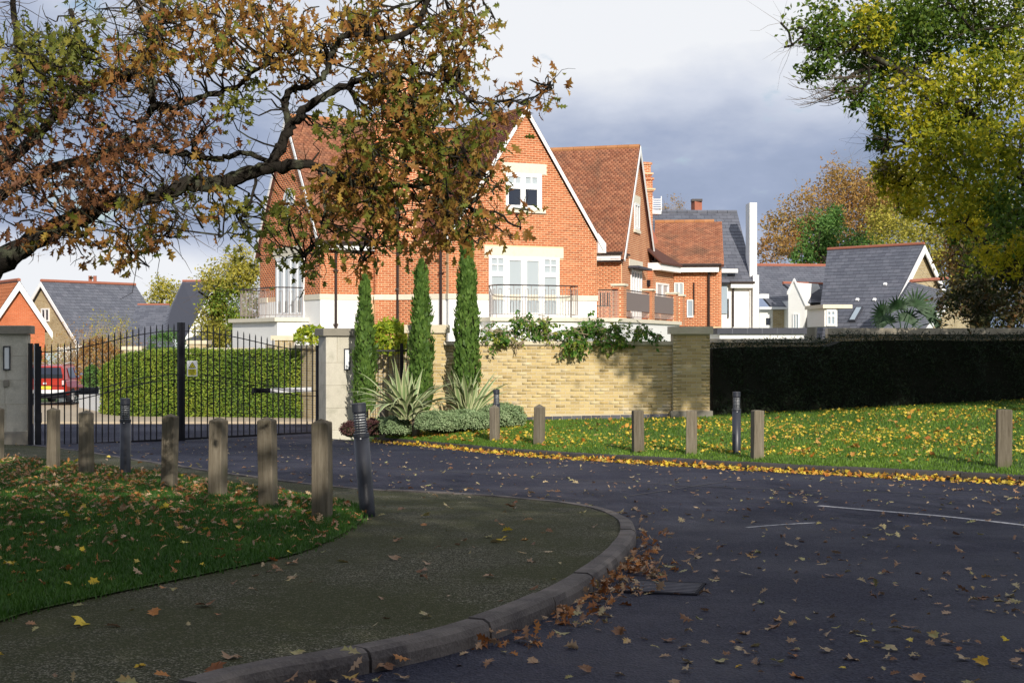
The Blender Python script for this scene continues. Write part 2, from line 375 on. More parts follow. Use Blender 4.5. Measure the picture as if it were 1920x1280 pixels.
def npmesh(name, V, Fc, mat, parent=None, kind=None, smooth=False):
    me = bpy.data.meshes.new(name); V = np.asarray(V, np.float32).copy(); Fc = np.asarray(Fc, np.int32)
    if parent is not None: V -= np.array(root_off(parent), np.float32)
    m, k = Fc.shape
    me.vertices.add(len(V)); me.vertices.foreach_set('co', V.ravel())
    me.loops.add(m*k); me.loops.foreach_set('vertex_index', Fc.ravel())
    me.polygons.add(m); me.polygons.foreach_set('loop_start', np.arange(0, m*k, k, dtype=np.int32))
    me.polygons.foreach_set('loop_total', np.full(m, k, np.int32))
    if smooth: me.polygons.foreach_set('use_smooth', np.ones(m, bool))
    me.materials.append(MAT[mat]); me.update(calc_edges=True)
    o = bpy.data.objects.new(name, me); COL.objects.link(o)
    if parent is not None: o.parent = parent
    if kind: o['kind'] = kind
    return o
def inst(T, Fc, pos, Rm, S):
    """many rigid copies of a small template -> one vertex and face array"""
    n = len(pos); T = np.asarray(T, float); S = np.asarray(S, float)
    if S.ndim == 1: S = S[:, None].repeat(3, 1)
    V = np.einsum('nij,nkj->nki', Rm, T[None]*S[:, None, :]) + pos[:, None, :]
    Fc = np.asarray(Fc); k = len(T)
    return V.reshape(-1, 3), (Fc[None]+(np.arange(n)*k)[:, None, None]).reshape(-1, Fc.shape[1])
def basis(nrm, spin):
    """rotation matrices: columns x, y (leaf length), z (normal)"""
    n = nrm/np.linalg.norm(nrm, axis=1, keepdims=True)
    a = np.where(np.abs(n[:, 2:3]) < .9, np.array([[0., 0, 1]]), np.array([[1., 0, 0]]))
    x = np.cross(a, n); x /= np.linalg.norm(x, axis=1, keepdims=True); y = np.cross(n, x)
    c, s_ = np.cos(spin)[:, None], np.sin(spin)[:, None]
    X = x*c+y*s_; Y = -x*s_+y*c
    return np.stack([X, Y, n], 2)
def fan(outl, fold=.12):
    T = [(0, .42, 0)]+[(x, y, abs(x)*fold*2+(y-.4)**2*-.25) for x, y in outl]; k = len(outl)
    return np.array(T), [(0, 1+i, 1+(i+1) % k) for i in range(k)]
_h = [(.05,.10),(.22,.20),(.10,.31),(.37,.47),(.13,.55),(.30,.76),(.11,.80)]
OAK = fan([(0,-.12)]+_h+[(0,1)]+[(-x, y) for x, y in reversed(_h)])
_p = [(.0,-.05),(.20,.12),(.45,.05),(.36,.28),(.58,.50),(.26,.52),(.27,.72),(.12,.66),(.0,1.0)]
MAPLE = fan(_p+[(-x, y) for x, y in reversed(_p[1:-1])], .10)
LEAF = (np.array([(0,0,0),(.28,.45,.07),(0,1,-.05),(-.28,.45,.07)]), [(0,1,2),(0,2,3)])
SLIM = (np.array([(0,0,0),(.11,.4,.03),(0,1,0),(-.11,.4,.03)]), [(0,1,2),(0,2,3)])
def leaves(name, tpl, pos, size, mat, parent=None, nrm=None, kind='stuff', droop=0.0, sv=.35, up=0.0, nind=0, outward=None):
    n = len(pos)
    N = rng.normal(size=(n, 3)) if nrm is None else nrm
    if up: N = N+np.array([0, 0, up])
    if outward is not None: N = N+outward
    spin = rng.uniform(0, 2*np.pi, n); B = basis(N, spin)
    if droop:   # tip direction leans downwards
        Y = B[:, :, 1]+np.array([0, 0, -droop]); Y /= np.linalg.norm(Y, axis=1, keepdims=True)
        Z = B[:, :, 2]-Y*(B[:, :, 2]*Y).sum(1, keepdims=True); Z /= np.linalg.norm(Z, axis=1, keepdims=True)
        B = np.stack([np.cross(Y, Z), Y, Z], 2)
    S = size*rng.uniform(1-sv, 1+sv, n); S3 = np.stack([S*rng.uniform(.65, 1.1, n), S, S*rng.uniform(-2.2, 3.2, n)], 1)
    if nind:   # the nearest ones as objects of their own
        d = np.hypot(pos[:, 0]-0, pos[:, 1]); vis = (np.abs(pos[:, 0]/pos[:, 1]) < .36) & (np.abs((pos[:, 2]-CAMZ)/pos[:, 1]) < .24)
        order = np.argsort(np.where(vis, d/S, 1e9))[:nind]
        me = bpy.data.meshes.new('leaf'); me.from_pydata([tuple(t) for t in tpl[0]], [], [tuple(f) for f in tpl[1]]); me.materials.append(MAT[mat])
        off = root_off(parent)
        for i in order:
            o = bpy.data.objects.new('leaf', me); COL.objects.link(o); o.parent = parent
            Mx = Matrix([[B[i][r][c]*abs(S3[i][c]) for c in range(3)] for r in range(3)]).to_4x4(); Mx.translation = Vector(pos[i])-off
            o.matrix_local = Mx
        keep = np.ones(n, bool); keep[order] = False; pos, B, S3 = pos[keep], B[keep], S3[keep]
    V, Fc = inst(tpl[0], tpl[1], pos, B, S3)
    return npmesh(name, V, Fc, mat, parent, kind)
def blob(c, r, n, shell=.35):
    u = rng.normal(size=(n, 3)); u /= np.linalg.norm(u, axis=1, keepdims=True)
    rad = rng.uniform(shell, 1, n)**.6
    return np.array(c)+u*rad[:, None]*np.array(r)
def P(px, py, Y): return Vector(((px-960)/F*Y, Y, CAMZ-(py-640)/F*Y))
def zr(y):
    if y <= 33: return .4455-.033*y
    return -.6435-.0135*(min(y, 70)-33)
def G(px, py, h=0.0):
    Y = F*(1.2145-h)/(py-728.0); return Vector(((px-960)/F*Y, Y, .4455-.033*Y+h))
class Frame:
    def __init__(s, px, Y, deg):
        s.o = Vector(((px-960)/F*Y, Y, 0)); a = R(deg); s.a = a
        s.u = Vector((math.cos(a), math.sin(a), 0)); s.n = Vector((math.sin(a), -math.cos(a), 0))
    def U(s, px):
        k = (px-960)/F   # (o.x+t*ux) = k*(o.y+t*uy)
        return (k*s.o.y-s.o.x)/(s.u.x-k*s.u.y)
    def uz(s, px, py):
        t = s.U(px); Y = s.o.y+t*s.u.y; return t, CAMZ-(py-640)/F*Y
    def W(s, u, z, d=0): p = s.o+s.u*u+s.n*d; return Vector((p.x, p.y, z))
    def uv(s): return (s.u.x, s.u.y)
def fbox(mb, fr, u0, u1, z0, z1, d0, d1, m=0):
    mb.hexa([fr.W(u0,z0,d1), fr.W(u1,z0,d1), fr.W(u1,z0,d0), fr.W(u0,z0,d0), fr.W(u0,z1,d1), fr.W(u1,z1,d1), fr.W(u1,z1,d0), fr.W(u0,z1,d0)], m); return mb
def pbox(mb, fr, x0, x1, y0, y1, d0, d1, m=0):  # pixel rectangle in a frame (y of its left edge)
    ua, za = fr.uz(x0, y1); ub, _ = fr.uz(x1, y1); _, zb = fr.uz(x0, y0)
    return fbox(mb, fr, ua, ub, za, zb, d0, d1, m)
def fpoly(mb, fr, pts, d0, d1, m=0):
    mb.prism([fr.W(u, z, d0) for u, z in pts], [fr.W(u, z, d1) for u, z in pts], m); return mb

def scan(poly, z):
    xs = []
    for i in range(len(poly)):
        (u1, z1), (u2, z2) = poly[i], poly[(i+1) % len(poly)]
        if (z1 <= z) != (z2 <= z): xs.append(u1+(z-z1)/(z2-z1)*(u2-u1))
    return (min(xs), max(xs)) if len(xs) >= 2 else None
def bricks(parent, fr, poly, mat, holes=(), nind=0, d=.0, proud=.003, L=.225, H=.075, gap=.0125, name='brick'):
    """individual bricks in running bond over a (u,z) polygon, clipped to it, skipping holes"""
    zs = [p[1] for p in poly]; z0, z1 = min(zs), max(zs); full = []; part = []
    r = 0; z = z0
    while z+H*.6 < z1:
        iv = scan(poly, z+H/2)
        if iv:
            segs = [iv]
            for (a, b, c, e_) in holes:
                if c < z+H*.7 and e_ > z+H*.3:
                    ns = []
                    for s0, s1 in segs:
                        if b <= s0 or a >= s1: ns.append((s0, s1)); continue
                        if a > s0: ns.append((s0, a))
                        if b < s1: ns.append((b, s1))
                    segs = ns
            for s0, s1 in segs:
                off = (L/2 if r % 2 else 0); k = math.floor((s0-off)/L)
                while k*L+off < s1:
                    a = max(s0, k*L+off); b = min(s1, (k+1)*L+off)
                    if b-a > .04: (full if b-a > L*.98 else part).append((a+gap/2, b-gap/2, z+gap/2, z+H-gap/2))
                    k += 1
        z += H; r += 1
    T = np.array([(-.5,-1,-.5),(.5,-1,-.5),(.5,-1,.5),(-.5,-1,.5),(-.5,0,-.5),(.5,0,-.5),(.5,0,.5),(-.5,0,.5)])
    T[:4, 0] *= .985; T[:4, 2] *= .94
    Fc = [(0,1,2,3),(0,4,5,1),(1,5,6,2),(2,6,7,3),(3,7,4,0)]
    random.shuffle(full); ind = full[:nind]; rest = full[nind:]+part
    if ind:
        me = bpy.data.meshes.new(name); S = np.array([L-gap, proud+.012, H-gap])
        me.from_pydata([tuple(t) for t in T*S], [], Fc); me.materials.append(MAT[mat]); off = root_off(parent)
        for a, b, c, e_ in ind:
            o = bpy.data.objects.new(name, me); COL.objects.link(o); o.parent = parent
            o.location = fr.W((a+b)/2, (c+e_)/2, d-.012+random.uniform(-.0015, .0015))-off
            o.rotation_euler = (0, 0, fr.a)
    if rest:
        A = np.array(rest); n = len(A)
        pos = np.array([fr.W((a+b)/2, (c+e_)/2, d-.012) for a, b, c, e_ in rest])
        S = np.stack([A[:,1]-A[:,0], np.full(n, proud+.012)+rng.uniform(-.0012, .0012, n), A[:,3]-A[:,2]], 1)
        ca, sa = math.cos(fr.a), math.sin(fr.a)
        Rm = np.repeat(np.array([[[ca,-sa,0],[sa,ca,0],[0,0,1]]]), n, 0)
        V, Q = inst(T, Fc, pos, Rm, S); npmesh(name+'work', V, Q, mat, parent, 'stuff')
def tiles(parent, O, U, Vv, Lu, Lv, mat, w=.165, g=.10, thick=.018, name='roof_tiles', clip=None):
    """overlapping tiles on a plane: O lower corner, U along the eave, V up the slope"""
    U = Vector(U).normalized(); Vv = Vector(Vv).normalized(); N = U.cross(Vv)
    if N.z < 0: N = -N
    ru = int(Lv/g); nc = int(Lu/w)+1; pos = []; S = []
    for r in range(ru+1):
        for c in range(-1, nc+1):
            a = c*w+(w/2 if r % 2 else 0); b = min(a+w*.975, Lu); a = max(a, 0)
            if b-a < .02: continue
            gg = min(g*1.05, Lv-r*g)
            if gg < .01: continue
            pos.append(O+U*((a+b)/2)+Vv*(r*g)); S.append((b-a, gg, thick*random.uniform(.75, 1.35)))
    T = np.array([(-.5,0,0),(.5,0,0),(.5,0,1),(-.5,0,1),(.5,1,.2),(-.5,1,.2),(.5,1,0),(-.5,1,0)], float)
    Fc = [(0,1,2,3),(3,2,4,5),(1,6,4,2),(0,3,5,7)]
    B = np.array([[U.x, Vv.x, N.x],[U.y, Vv.y, N.y],[U.z, Vv.z, N.z]])
    n = len(pos); Vx, Q = inst(T, Fc, np.array(pos), np.repeat(B[None], n, 0), np.array(S))
    return npmesh(name, Vx, Q, mat, parent, 'stuff')
def window(parent, fr, rect, panes, mat='paint', gm='glass', depth=.05, d=0.03, gms=None):
    """rect and panes are (u0,u1,z0,z1); everything that is not pane is frame"""
    us = sorted({rect[0], rect[1]} | {p[0] for p in panes} | {p[1] for p in panes}); zs = sorted({rect[2], rect[3]} | {p[2] for p in panes} | {p[3] for p in panes})
    mb = MB()
    for i in range(len(us)-1):
        for j in range(len(zs)-1):
            cu, cz = (us[i]+us[i+1])/2, (zs[j]+zs[j+1])/2
            if any(p[0] < cu < p[1] and p[2] < cz < p[3] for p in panes): continue
            fbox(mb, fr, us[i], us[i+1], zs[j], zs[j+1], 0, d+.02)
    wf = mb.build('window', mat, parent)
    for k, p in enumerate(panes):
        fbox(MB(), fr, p[0], p[1], p[2], p[3], .004, .012).build('pane', (gms[k] if gms else gm), wf)
    return wf
def wpx(fr, x0, x1, y0, y1):
    ua, z1 = fr.uz(x0, y0); ub, _ = fr.uz(x1, y0); _, z0 = fr.uz(x0, y1); return (ua, ub, z0, z1)

def polygon_sheet(name, pts, mat, skirt=0.0, kind='structure', mats=None):
    mb = MB(); tri = tessellate_polygon([pts]); mb.add(pts, [tuple(t) for t in tri])
    # make normals face up
    a, b, c = [Vector(pts[i]) for i in tri[0]]
    if (b-a).cross(c-a).z < 0: mb.f = [tuple(reversed(f)) for f in mb.f]
    if skirt:
        n = len(pts)
        for i in range(n):
            p, q = pts[i], pts[(i+1) % n]; mb.add([p, q, q-Vector((0,0,skirt)), p-Vector((0,0,skirt))], [(0,1,2,3)])
    return mb.build(name, mat, None, kind=kind)
def catmull(pts, n=8):
    P_ = [pts[0]]+list(pts)+[pts[-1]]; o = []
    for i in range(1, len(P_)-2):
        p0, p1, p2, p3 = P_[i-1], P_[i], P_[i+1], P_[i+2]
        for k in range(n):
            t = k/n; o.append(.5*((2*p1)+(p2-p0)*t+(2*p0-5*p1+4*p2-p3)*t*t+(3*p1-p0-3*p2+p3)*t**3))
    o.append(P_[-2]); return o
def inpoly(x, y, poly):
    c = np.zeros(len(x), bool); n = len(poly); j = n-1
    for i in range(n):
        xi, yi, xj, yj = poly[i][0], poly[i][1], poly[j][0], poly[j][1]
        if yi != yj:
            c ^= ((yi > y) != (yj > y)) & (x < (xj-xi)*(y-yi)/(yj-yi)+xi)
        j = i
    return c
def sample_poly(poly, n, persp=0.0):
    A = np.array([(p[0], p[1]) for p in poly]); lo, hi = A.min(0), A.max(0); X = []; 
    got = 0
    while got < n:
        x = rng.uniform(lo[0], hi[0], n*3); y = rng.uniform(lo[1], hi[1], n*3)
        if persp: k = rng.uniform(0, 1, n*3) < (lo[1]/y)**persp; x, y = x[k], y[k]
        m = inpoly(x, y, A); X.append(np.stack([x[m], y[m]], 1)); got += m.sum()
    return np.concatenate(X)[:n]
ZR = np.vectorize(zr)
# trees behind the photographer: x, y, crown radius, crown centre height, leaves
SHADE = [(2,-6,5.5,4.9,11000),(8,-8,6,5.8,8000),(-4,-6,5.5,4.9,10000),(14,-10,5.5,6.2,6000),(-10,-5,5,5,3500),(5,-15,6.5,7,5000)]

# ------------------------------------------------------------------ the setting
V3 = Vector
mb = MB()   # open ground to the horizon, a little below every other sheet
xs = [-600,-200,-60,-30,-10,0,10,30,60,200,600]; ys = [-200,-60,-20,0,10,20,33,45,60,70,100,200,500,1500]
vs_ = [(x, y, zr(y)-.06 if y < 71 else zr(70)-.06-(y-70)*.002) for y in ys for x in xs]
mb.add(vs_, [(j*len(xs)+i, j*len(xs)+i+1, (j+1)*len(xs)+i+1, (j+1)*len(xs)+i) for j in range(len(ys)-1) for i in range(len(xs)-1)])
mb.build('ground', 'turf', None, kind='structure')
# road
road_px = [(2400,960),(1920,908),(1700,896),(1560,889),(1400,880),(1200,868),(1000,855),(900,846),(800,836),(700,828),(600,820.5)]
road = [G(x, y) for x, y in road_px]
road += [V3((-5.6,36,zr(33)-.033*3)), V3((-11.5,31,.4455-.033*31)), V3((-14,24,.4455-.033*24)), V3((-14,-6,.4455+.2)), V3((14,-6,.4455+.2)), V3((16,12,.4455-.4))]
polygon_sheet('road', road, 'asphalt')
# driveway beyond the gate
def ysheet(name, x0, x1, y0, y1, mat, h, n=8):
    m = MB()
    for i in range(n):
        a = y0+(y1-y0)*i/n; b = y0+(y1-y0)*(i+1)/n
        m.add([(x0,a,zr(a)+h),(x1,a,zr(a)+h),(x1,b,zr(b)+h),(x0,b,zr(b)+h)], [(0,1,2,3)])
    return m.build(name, mat, None, kind='structure')
m = MB(); m.add([(-14,29,.4455-.033*29-.004),(-4,35.5,zr(33)-.08),(-3.4,42,zr(42)),(-24,42,zr(42)),(-24,31,.4455-.033*31-.004)], [(0,1,2,3,4)])
m.build('driveway', 'asphalt', None, kind='structure')
ysheet('footpath', -26, -3.2, 42, 62, 'path', .05)
# island footpath, its kerb curve and lawn (pixel outlines dropped onto the sloping ground)
kerb_px = [(380,1332),(490,1300),(609,1279),(720,1256),(829,1231),(915,1204),(990,1174),(1050,1145),(1098,1117),(1150,1078),(1180,1045),(1193,1015),(1180,988),(1140,966),(1085,951),(1020,941),(940,933),(850,927.5),(760,923),(700,920),(600,911),(500,899),(400,885),(300,870),(220,857),(150,846),(60,836)]
kc = [G(x, y) for x, y in kerb_px]; kcs = catmull(kc, 8)
def resample(c, step):
    d = [0]
    for i in range(1, len(c)): d.append(d[-1]+(c[i]-c[i-1]).length)
    n = int(d[-1]/step); o = []; j = 0
    for k in range(n+1):
        t = k*step
        while j < len(d)-2 and d[j+1] < t: j += 1
        f = (t-d[j])/(d[j+1]-d[j]); o.append(c[j].lerp(c[j+1], f))
    return o
def kerb_line(root, c, H, mat, side, L=.915, wid=.125, maxn=300):
    s = resample(c, L/4); n = (len(s)-1)//4
    nor = []
    for i in range(len(s)):
        t = (s[min(i+1, len(s)-1)]-s[max(i-1, 0)]); t.z = 0; t.normalize(); nor.append(V3((-t.y, t.x, 0))*side)
    for k in range(min(n, maxn)):
        mb = MB(); P0 = []
        jz = random.uniform(-.006, .006)
        for i in range(5):
            q = s[k*4+i].copy(); nn = nor[k*4+i]
            tt = V3((nn.y, -nn.x, 0))*side
            if i == 0: q = q+(s[k*4+1]-q).normalized()*.009
            if i == 4: q = q-(q-s[k*4+3]).normalized()*.009
            h = H(q)+jz
            P0.append([q-V3((0,0,.06)), q+V3((0,0,h*.55)), q+nn*.012+V3((0,0,h*.86)), q+nn*.04+V3((0,0,h)), q+nn*wid+V3((0,0,h)), q+nn*wid-V3((0,0,.06))])
        for i in range(4):
            for j in range(5): mb.add([P0[i][j], P0[i+1][j], P0[i+1][j+1], P0[i][j+1]], [(0,1,2,3) if side < 0 else (3,2,1,0)])
        mb.add(P0[0], [(0,1,2,3,4,5)]); mb.add(P0[4], [(5,4,3,2,1,0)])
        mb.build('kerb_stone', mat, root)
HI = .085
def hk(q):   # upstand falls to a low edge along the far side of the island
    if q.y < 12: return HI+.02
    return max(.035, HI+.02-(q.y-12)*.02)
kr = bpy.data.objects.new('kerb', None); COL.objects.link(kr); kr['kind'] = 'structure'
kerb_line(kr, kcs, hk, 'kerb', 1)
# footpath sheet inside the kerb
inner = []
for i in range(len(kcs)):
    t = (kcs[min(i+1, len(kcs)-1)]-kcs[max(i-1, 0)]); t.z = 0; t.normalize()
    inner.append(kcs[i]+V3((-t.y, t.x, 0))*.118+V3((0,0,min(HI, hk(kcs[i])-.012))))
pave = inner[::3]+[inner[-1]]
pave += [V3((-12,30.8,.4455-.033*30.8+.03)), V3((-12,6,.4455-.2+HI)), V3((-6,4,.4455-.132+HI))]
polygon_sheet('pavement', pave, 'moss')
lawn_px = [(-700,1500),(-300,1290),(0,1163),(120,1130),(300,1092),(450,1060),(560,1035),(625,1008),(665,985),(682,965),(675,950),(640,937),(560,925),(430,905),(300,885),(170,870),(90,862),(0,857),(-300,850)]
LAWN = catmull([G(x, y, HI+.012) for x, y in lawn_px], 4)
polygon_sheet('left_lawn', LAWN, 'turf')
# right lawn: from the kerb up to the foot of the wall and hedge
K2 = [G(x, y) for x, y in road_px[:-1]]; K2 = catmull(list(reversed(K2)), 6)
k2r = bpy.data.objects.new('kerb', None); COL.objects.link(k2r); k2r['kind'] = 'structure'
kerb_line(k2r, K2, lambda q: .11, 'kerb_dark', 1)
def wallz(x):
    return float(np.interp(x, [-4.5,-1.5,.5,2.9,4.65,11.9,20], [-.42,-.25,-.17,-.12,-.07,.30,.62]))
NR = 14; Vr = []; ncol = len(K2)
for q in K2:
    t = max(0, min(1, (q.x+3.4)/3))
    yw = 33.3 if q.x > -3 else 34.2
    q0 = q+V3((.0,.06,.095))
    for r in range(NR+1):
        f = r/NR; xw = q.x*1.0+(f*(max(-3.2, (q.x if q.x < 1 else 1+(q.x-1)*2.3))-q.x)); y = q0.y+(yw-q0.y)*f
        z = q0.z+(wallz(xw)-q0.z)*(f**.8)+.03*math.sin(xw*.9+y)*f*(1-f)
        Vr.append((xw, y, z))
Fr = [(i*(NR+1)+j, (i+1)*(NR+1)+j, (i+1)*(NR+1)+j+1, i*(NR+1)+j+1) for i in range(ncol-1) for j in range(NR)]
mb = MB(); mb.add(Vr, Fr); rl = mb.build('right_lawn', 'turf', None, smooth=True, kind='structure')
RLV = np.array(Vr).reshape(ncol, NR+1, 3)
def rl_sample(n, fpow=1.0, frange=(0, 1)):
    i = rng.uniform(0, ncol-1.001, n); f = rng.uniform(frange[0], frange[1], n)**fpow*NR*.9999
    a, b = i.astype(int), f.astype(int); u, v = (i-a)[:, None], (f-b)[:, None]
    return RLV[a, b]*(1-u)*(1-v)+RLV[a+1, b]*u*(1-v)+RLV[a, b+1]*(1-u)*v+RLV[a+1, b+1]*u*v
# painted line, seam in the tarmac
def strip(name, pts, wd, mat, h):
    c = catmull(pts, 6); mb = MB(); L_ = []
    for i in range(len(c)):
        t = (c[min(i+1, len(c)-1)]-c[max(i-1, 0)]).normalized(); n = V3((-t.y, t.x, 0))
        L_.append((c[i]+n*wd/2+V3((0,0,h)), c[i]-n*wd/2+V3((0,0,h))))
    for i in range(len(L_)-1): mb.add([L_[i][0], L_[i+1][0], L_[i+1][1], L_[i][1]], [(3,2,1,0)])
    return mb.build(name, mat, None, kind='structure')
strip('painted_line', [G(1535,948), G(1640,957), G(1780,969), G(1960,989)], .075, 'line', .004)
strip('painted_line', [G(1400,989), G(1460,984), G(1530,980)], .04, 'line', .004)
strip('road_seam', [G(420,866), G(640,872), G(900,888), G(1100,900), G(1400,915), G(1920,930)], .035, 'seam', .004)
strip('road_seam', [G(1180,930), G(1400,900), G(1600,905), G(1920,918)], .03, 'seam', .005)

# ------------------------------------------------------------------ drain
dc = G(1245,1103); dr = thing('drain_grate', 'black iron drain grate with slanting bars set in the road beside the kerb', 'drain', dc, R(-14))
sl_ = math.atan(-.033)
mb = MB(); A_, B_ = .21, .24
for s_ in (-1, 1):
    mb.box((0, s_*B_, .006), (2*A_+.04, .03, .012)); mb.box((s_*A_, 0, .0065), (.03, 2*B_, .013))
mb.build('frame', simple('dull iron', [(.012,.012,.016),(.03,.03,.04)], .9, 30, spec=.1), dr, local=True)
MB().box((0,0,.002), (2*A_, 2*B_, .003)).build('pit_shade', simple('black pit', [(.003,.003,.004)], 1.0, spec=0), dr, local=True)  # flat black plate, the dark depth under the bars put in as colour
bar = MB(); bar.hexa([(-A_,-.010,.0035),(A_,-.010,.0035),(A_,.010,.0035),(-A_,.010,.0035),(-A_,-.008,.014),(A_,-.008,.014),(A_,.008,.014),(-A_,.008,.014)])
b0 = bar.build('bar', 'silver', dr, local=True); b0.data.materials[0] = simple('worn iron', [(.05,.05,.07),(.15,.15,.18)], .6, 20, metal=.2)
for k in range(7):
    o = b0 if k == 0 else b0.copy()
    if k: COL.objects.link(o)
    o.location = (0, -.186+k*.062, 0)
dr.rotation_euler = (sl_, 0, R(-14))

# ------------------------------------------------------------------ wooden posts
def wooden_post(px, py, h, label, rot=0, wid=.172, peak=.045, group='wooden posts lining the lawns', tilt=0, hofs=0.0):
    g = py if isinstance(py, Vector) else G(px, py, hofs)
    t = thing('wooden_post', label, 'post', g, 0, group)
    t.rotation_euler = (R(random.uniform(-1.3,1.3)), R(random.uniform(-1.1,1.1)), R(rot))
    mb = MB(); a = wid/2; k = .008
    def ring(a, k, z, j=0):
        return [(x+random.uniform(-j, j), y+random.uniform(-j, j), z) for x, y in ((-a+k,-a),(a-k,-a),(a,-a+k),(a,a-k),(a-k,a),(-a+k,a),(-a,a-k),(-a,-a+k))]
    lv = [ring(a*1.01, k, -.12, .002), ring(a*1.01, k, h*.3, .002), ring(a, k, h*.65, .002), ring(a, k, h-peak, .002), ring(a*.93, k, h-peak+.012, .004)]
    V_ = sum(lv, []); fs = []
    for l in range(4):
        for i in range(8): j = (i+1) % 8; fs.append((l*8+i, l*8+j, l*8+8+j, l*8+8+i))
    V_.append((random.uniform(-.01,.01), random.uniform(-.01,.01), h)); n = len(V_)-1
    for i in range(8): fs.append((32+i, 32+(i+1) % 8, n))
    mb.add(V_, fs); mb.build('shaft', 'wood', t, local=True)
    return t
LP = [(-5,862,.84,'wooden post cut by the photo\'s left edge before the left gate pillar'),
      (100,878,.86,'dark wooden post standing just right of the left gate pillar'),
      (162,889,.845,'wooden post between the red car and the slim upright black bollard light'),
      (317,915,.845,'green stained wooden post nearest the middle upright of the gates'),
      (408,930,.83,'mossy wooden post before the right gate leaf, just right of the middle upright'),
      (503,950,.86,'tall green edged wooden post before the right end of the right gate leaf'),
      (604,972,.87,'nearest and largest wooden post, left of the leaning black bollard light')]
for i, (x, y, h, l) in enumerate(LP): wooden_post(x, y, h, l, rot=[-14,-10,-16,-12,-18,-13,-10][i], wid=[.15,.143,.147,.145,.15,.146,.148][i], hofs=HI)
RP = [(720,820,.72,'short pale wooden post half hidden behind the flax leaves by the right gate pillar'),
      (780,818,.70,'slim pale wooden post in front of the big variegated flax'),
      (928,827,.74,'wooden post with pointed top standing before the sage green shrub mound'),
      (1011,833,.76,'wooden post with pointed top in front of the sunlit buff brick wall'),
      (1196,847,.71,'flat topped wooden post in front of the shaded half of the brick wall'),
      (1297,852,.72,'flat topped wooden post in front of the right brick pier'),
      (1419,860,.79,'flat topped wooden post just right of the grey bollard light before the dark hedge'),
      (1882,877,.78,'single wooden post at the right edge of the lawn')]
def rl_pos(px, py):   # where this pixel's ray meets the right lawn
    best = None
    for i in range(ncol-1):
        for j in range(NR):
            q = RLV[i, j]; x = 960+q[0]/q[1]*F; y = 640-(q[2]-CAMZ)/q[1]*F
            d = (x-px)**2+(y-py)**2*4
            if best is None or d < best[0]: best = (d, i, j)
    d, i, j = best; o = None
    bd = 1e9
    for u in np.linspace(-1, 1, 21):
        for v in np.linspace(-1, 1, 21):
            a, b = min(max(i+u, 0), ncol-1.001), min(max(j+v, 0), NR-.001); ia, jb = int(a), int(b); fu, fv = a-ia, b-jb
            q = RLV[ia,jb]*(1-fu)*(1-fv)+RLV[ia+1,jb]*fu*(1-fv)+RLV[ia,jb+1]*(1-fu)*fv+RLV[ia+1,jb+1]*fu*fv
            dd = (960+q[0]/q[1]*F-px)**2+(640-(q[2]-CAMZ)/q[1]*F-py)**2
            if dd < bd: bd = dd; o = q
    return Vector(o)
HT = {720:70,780:66,928:69,1011:76,1196:79,1297:82,1419:92,1882:109}
for i, (x, y, h, l) in enumerate(RP):
    q = rl_pos(x, y); h = HT[x]*q.y/F
    wooden_post(x, q, h, l, rot=[-25,-30,-32,-35,8,-8,12,-10][i], wid=[.16,.14,.155,.17,.185,.185,.17,.2][i]*.95, peak=.07 if x in (928,1011) else .02)

# ------------------------------------------------------------------ bollard lights
def bollard(q, label, tilt=0, wid=1.0):
    t = thing('bollard_light', label, 'bollard light', q, 0, 'black bollard lights'); t.rotation_euler = (0, R(tilt), 0)
    s = wid
    MB().lathe([(.07*s,-.08),(.07*s,.02),(.07*s,.69)], 28).build('tube', 'blackmetal', t, True, local=True).data.polygons.foreach_set('use_smooth', [True]*28*2+[False]*2)
    MB().lathe([(.070*s,.690),(.074*s,.692),(.074*s,.722),(.066*s,.726)], 28).build('collar', 'blackmetal', t, local=True)
    MB().lathe([(.050*s,.72),(.050*s,.925)], 18).build('lens', 'lens', t, True, local=True)
    rg = MB().lathe([(.049*s,.008),(.061*s,-.004),(.063*s,-.003),(.063*s,.000),(.049*s,.011)], 28).build('louvre', 'blackmetal', t, local=True); rg.location = (0,0,.742)
    for k in range(1, 8):
        o = rg.copy(); COL.objects.link(o); o.location = (0,0,.742+k*.0235)
    for k in range(3):
        a = R(20+120*k); MB().tube([(.056*math.cos(a)*s,.056*math.sin(a)*s,.72),(.056*math.cos(a)*s,.056*math.sin(a)*s,.925)], .004, 5).build('stay', 'blackmetal', t, local=True)
    MB().lathe([(.060*s,.918),(.065*s,.921),(.065*s,.985),(.066*s,.992),(.062*s,1.0)], 28).build('cap', 'blackmetal', t, local=True)
    MB().box((.0,-.0705*s,.68),(.012,.006,.012)).build('screw', 'silver', t, local=True)
    return t
bollard(G(689,961,HI), 'leaning black bollard light at the corner of the footpath beside the nearest wooden post', -4.6)
bollard(G(235,889,HI), 'upright black bollard light among the wooden posts in front of the left gate leaf', 0)
bollard(rl_pos(1381,850), 'grey bollard light standing on the lawn in front of the dark hedge', 0)
bollard(rl_pos(931,824), 'bollard light mostly hidden behind the pointed wooden post by the sage shrub', 0)

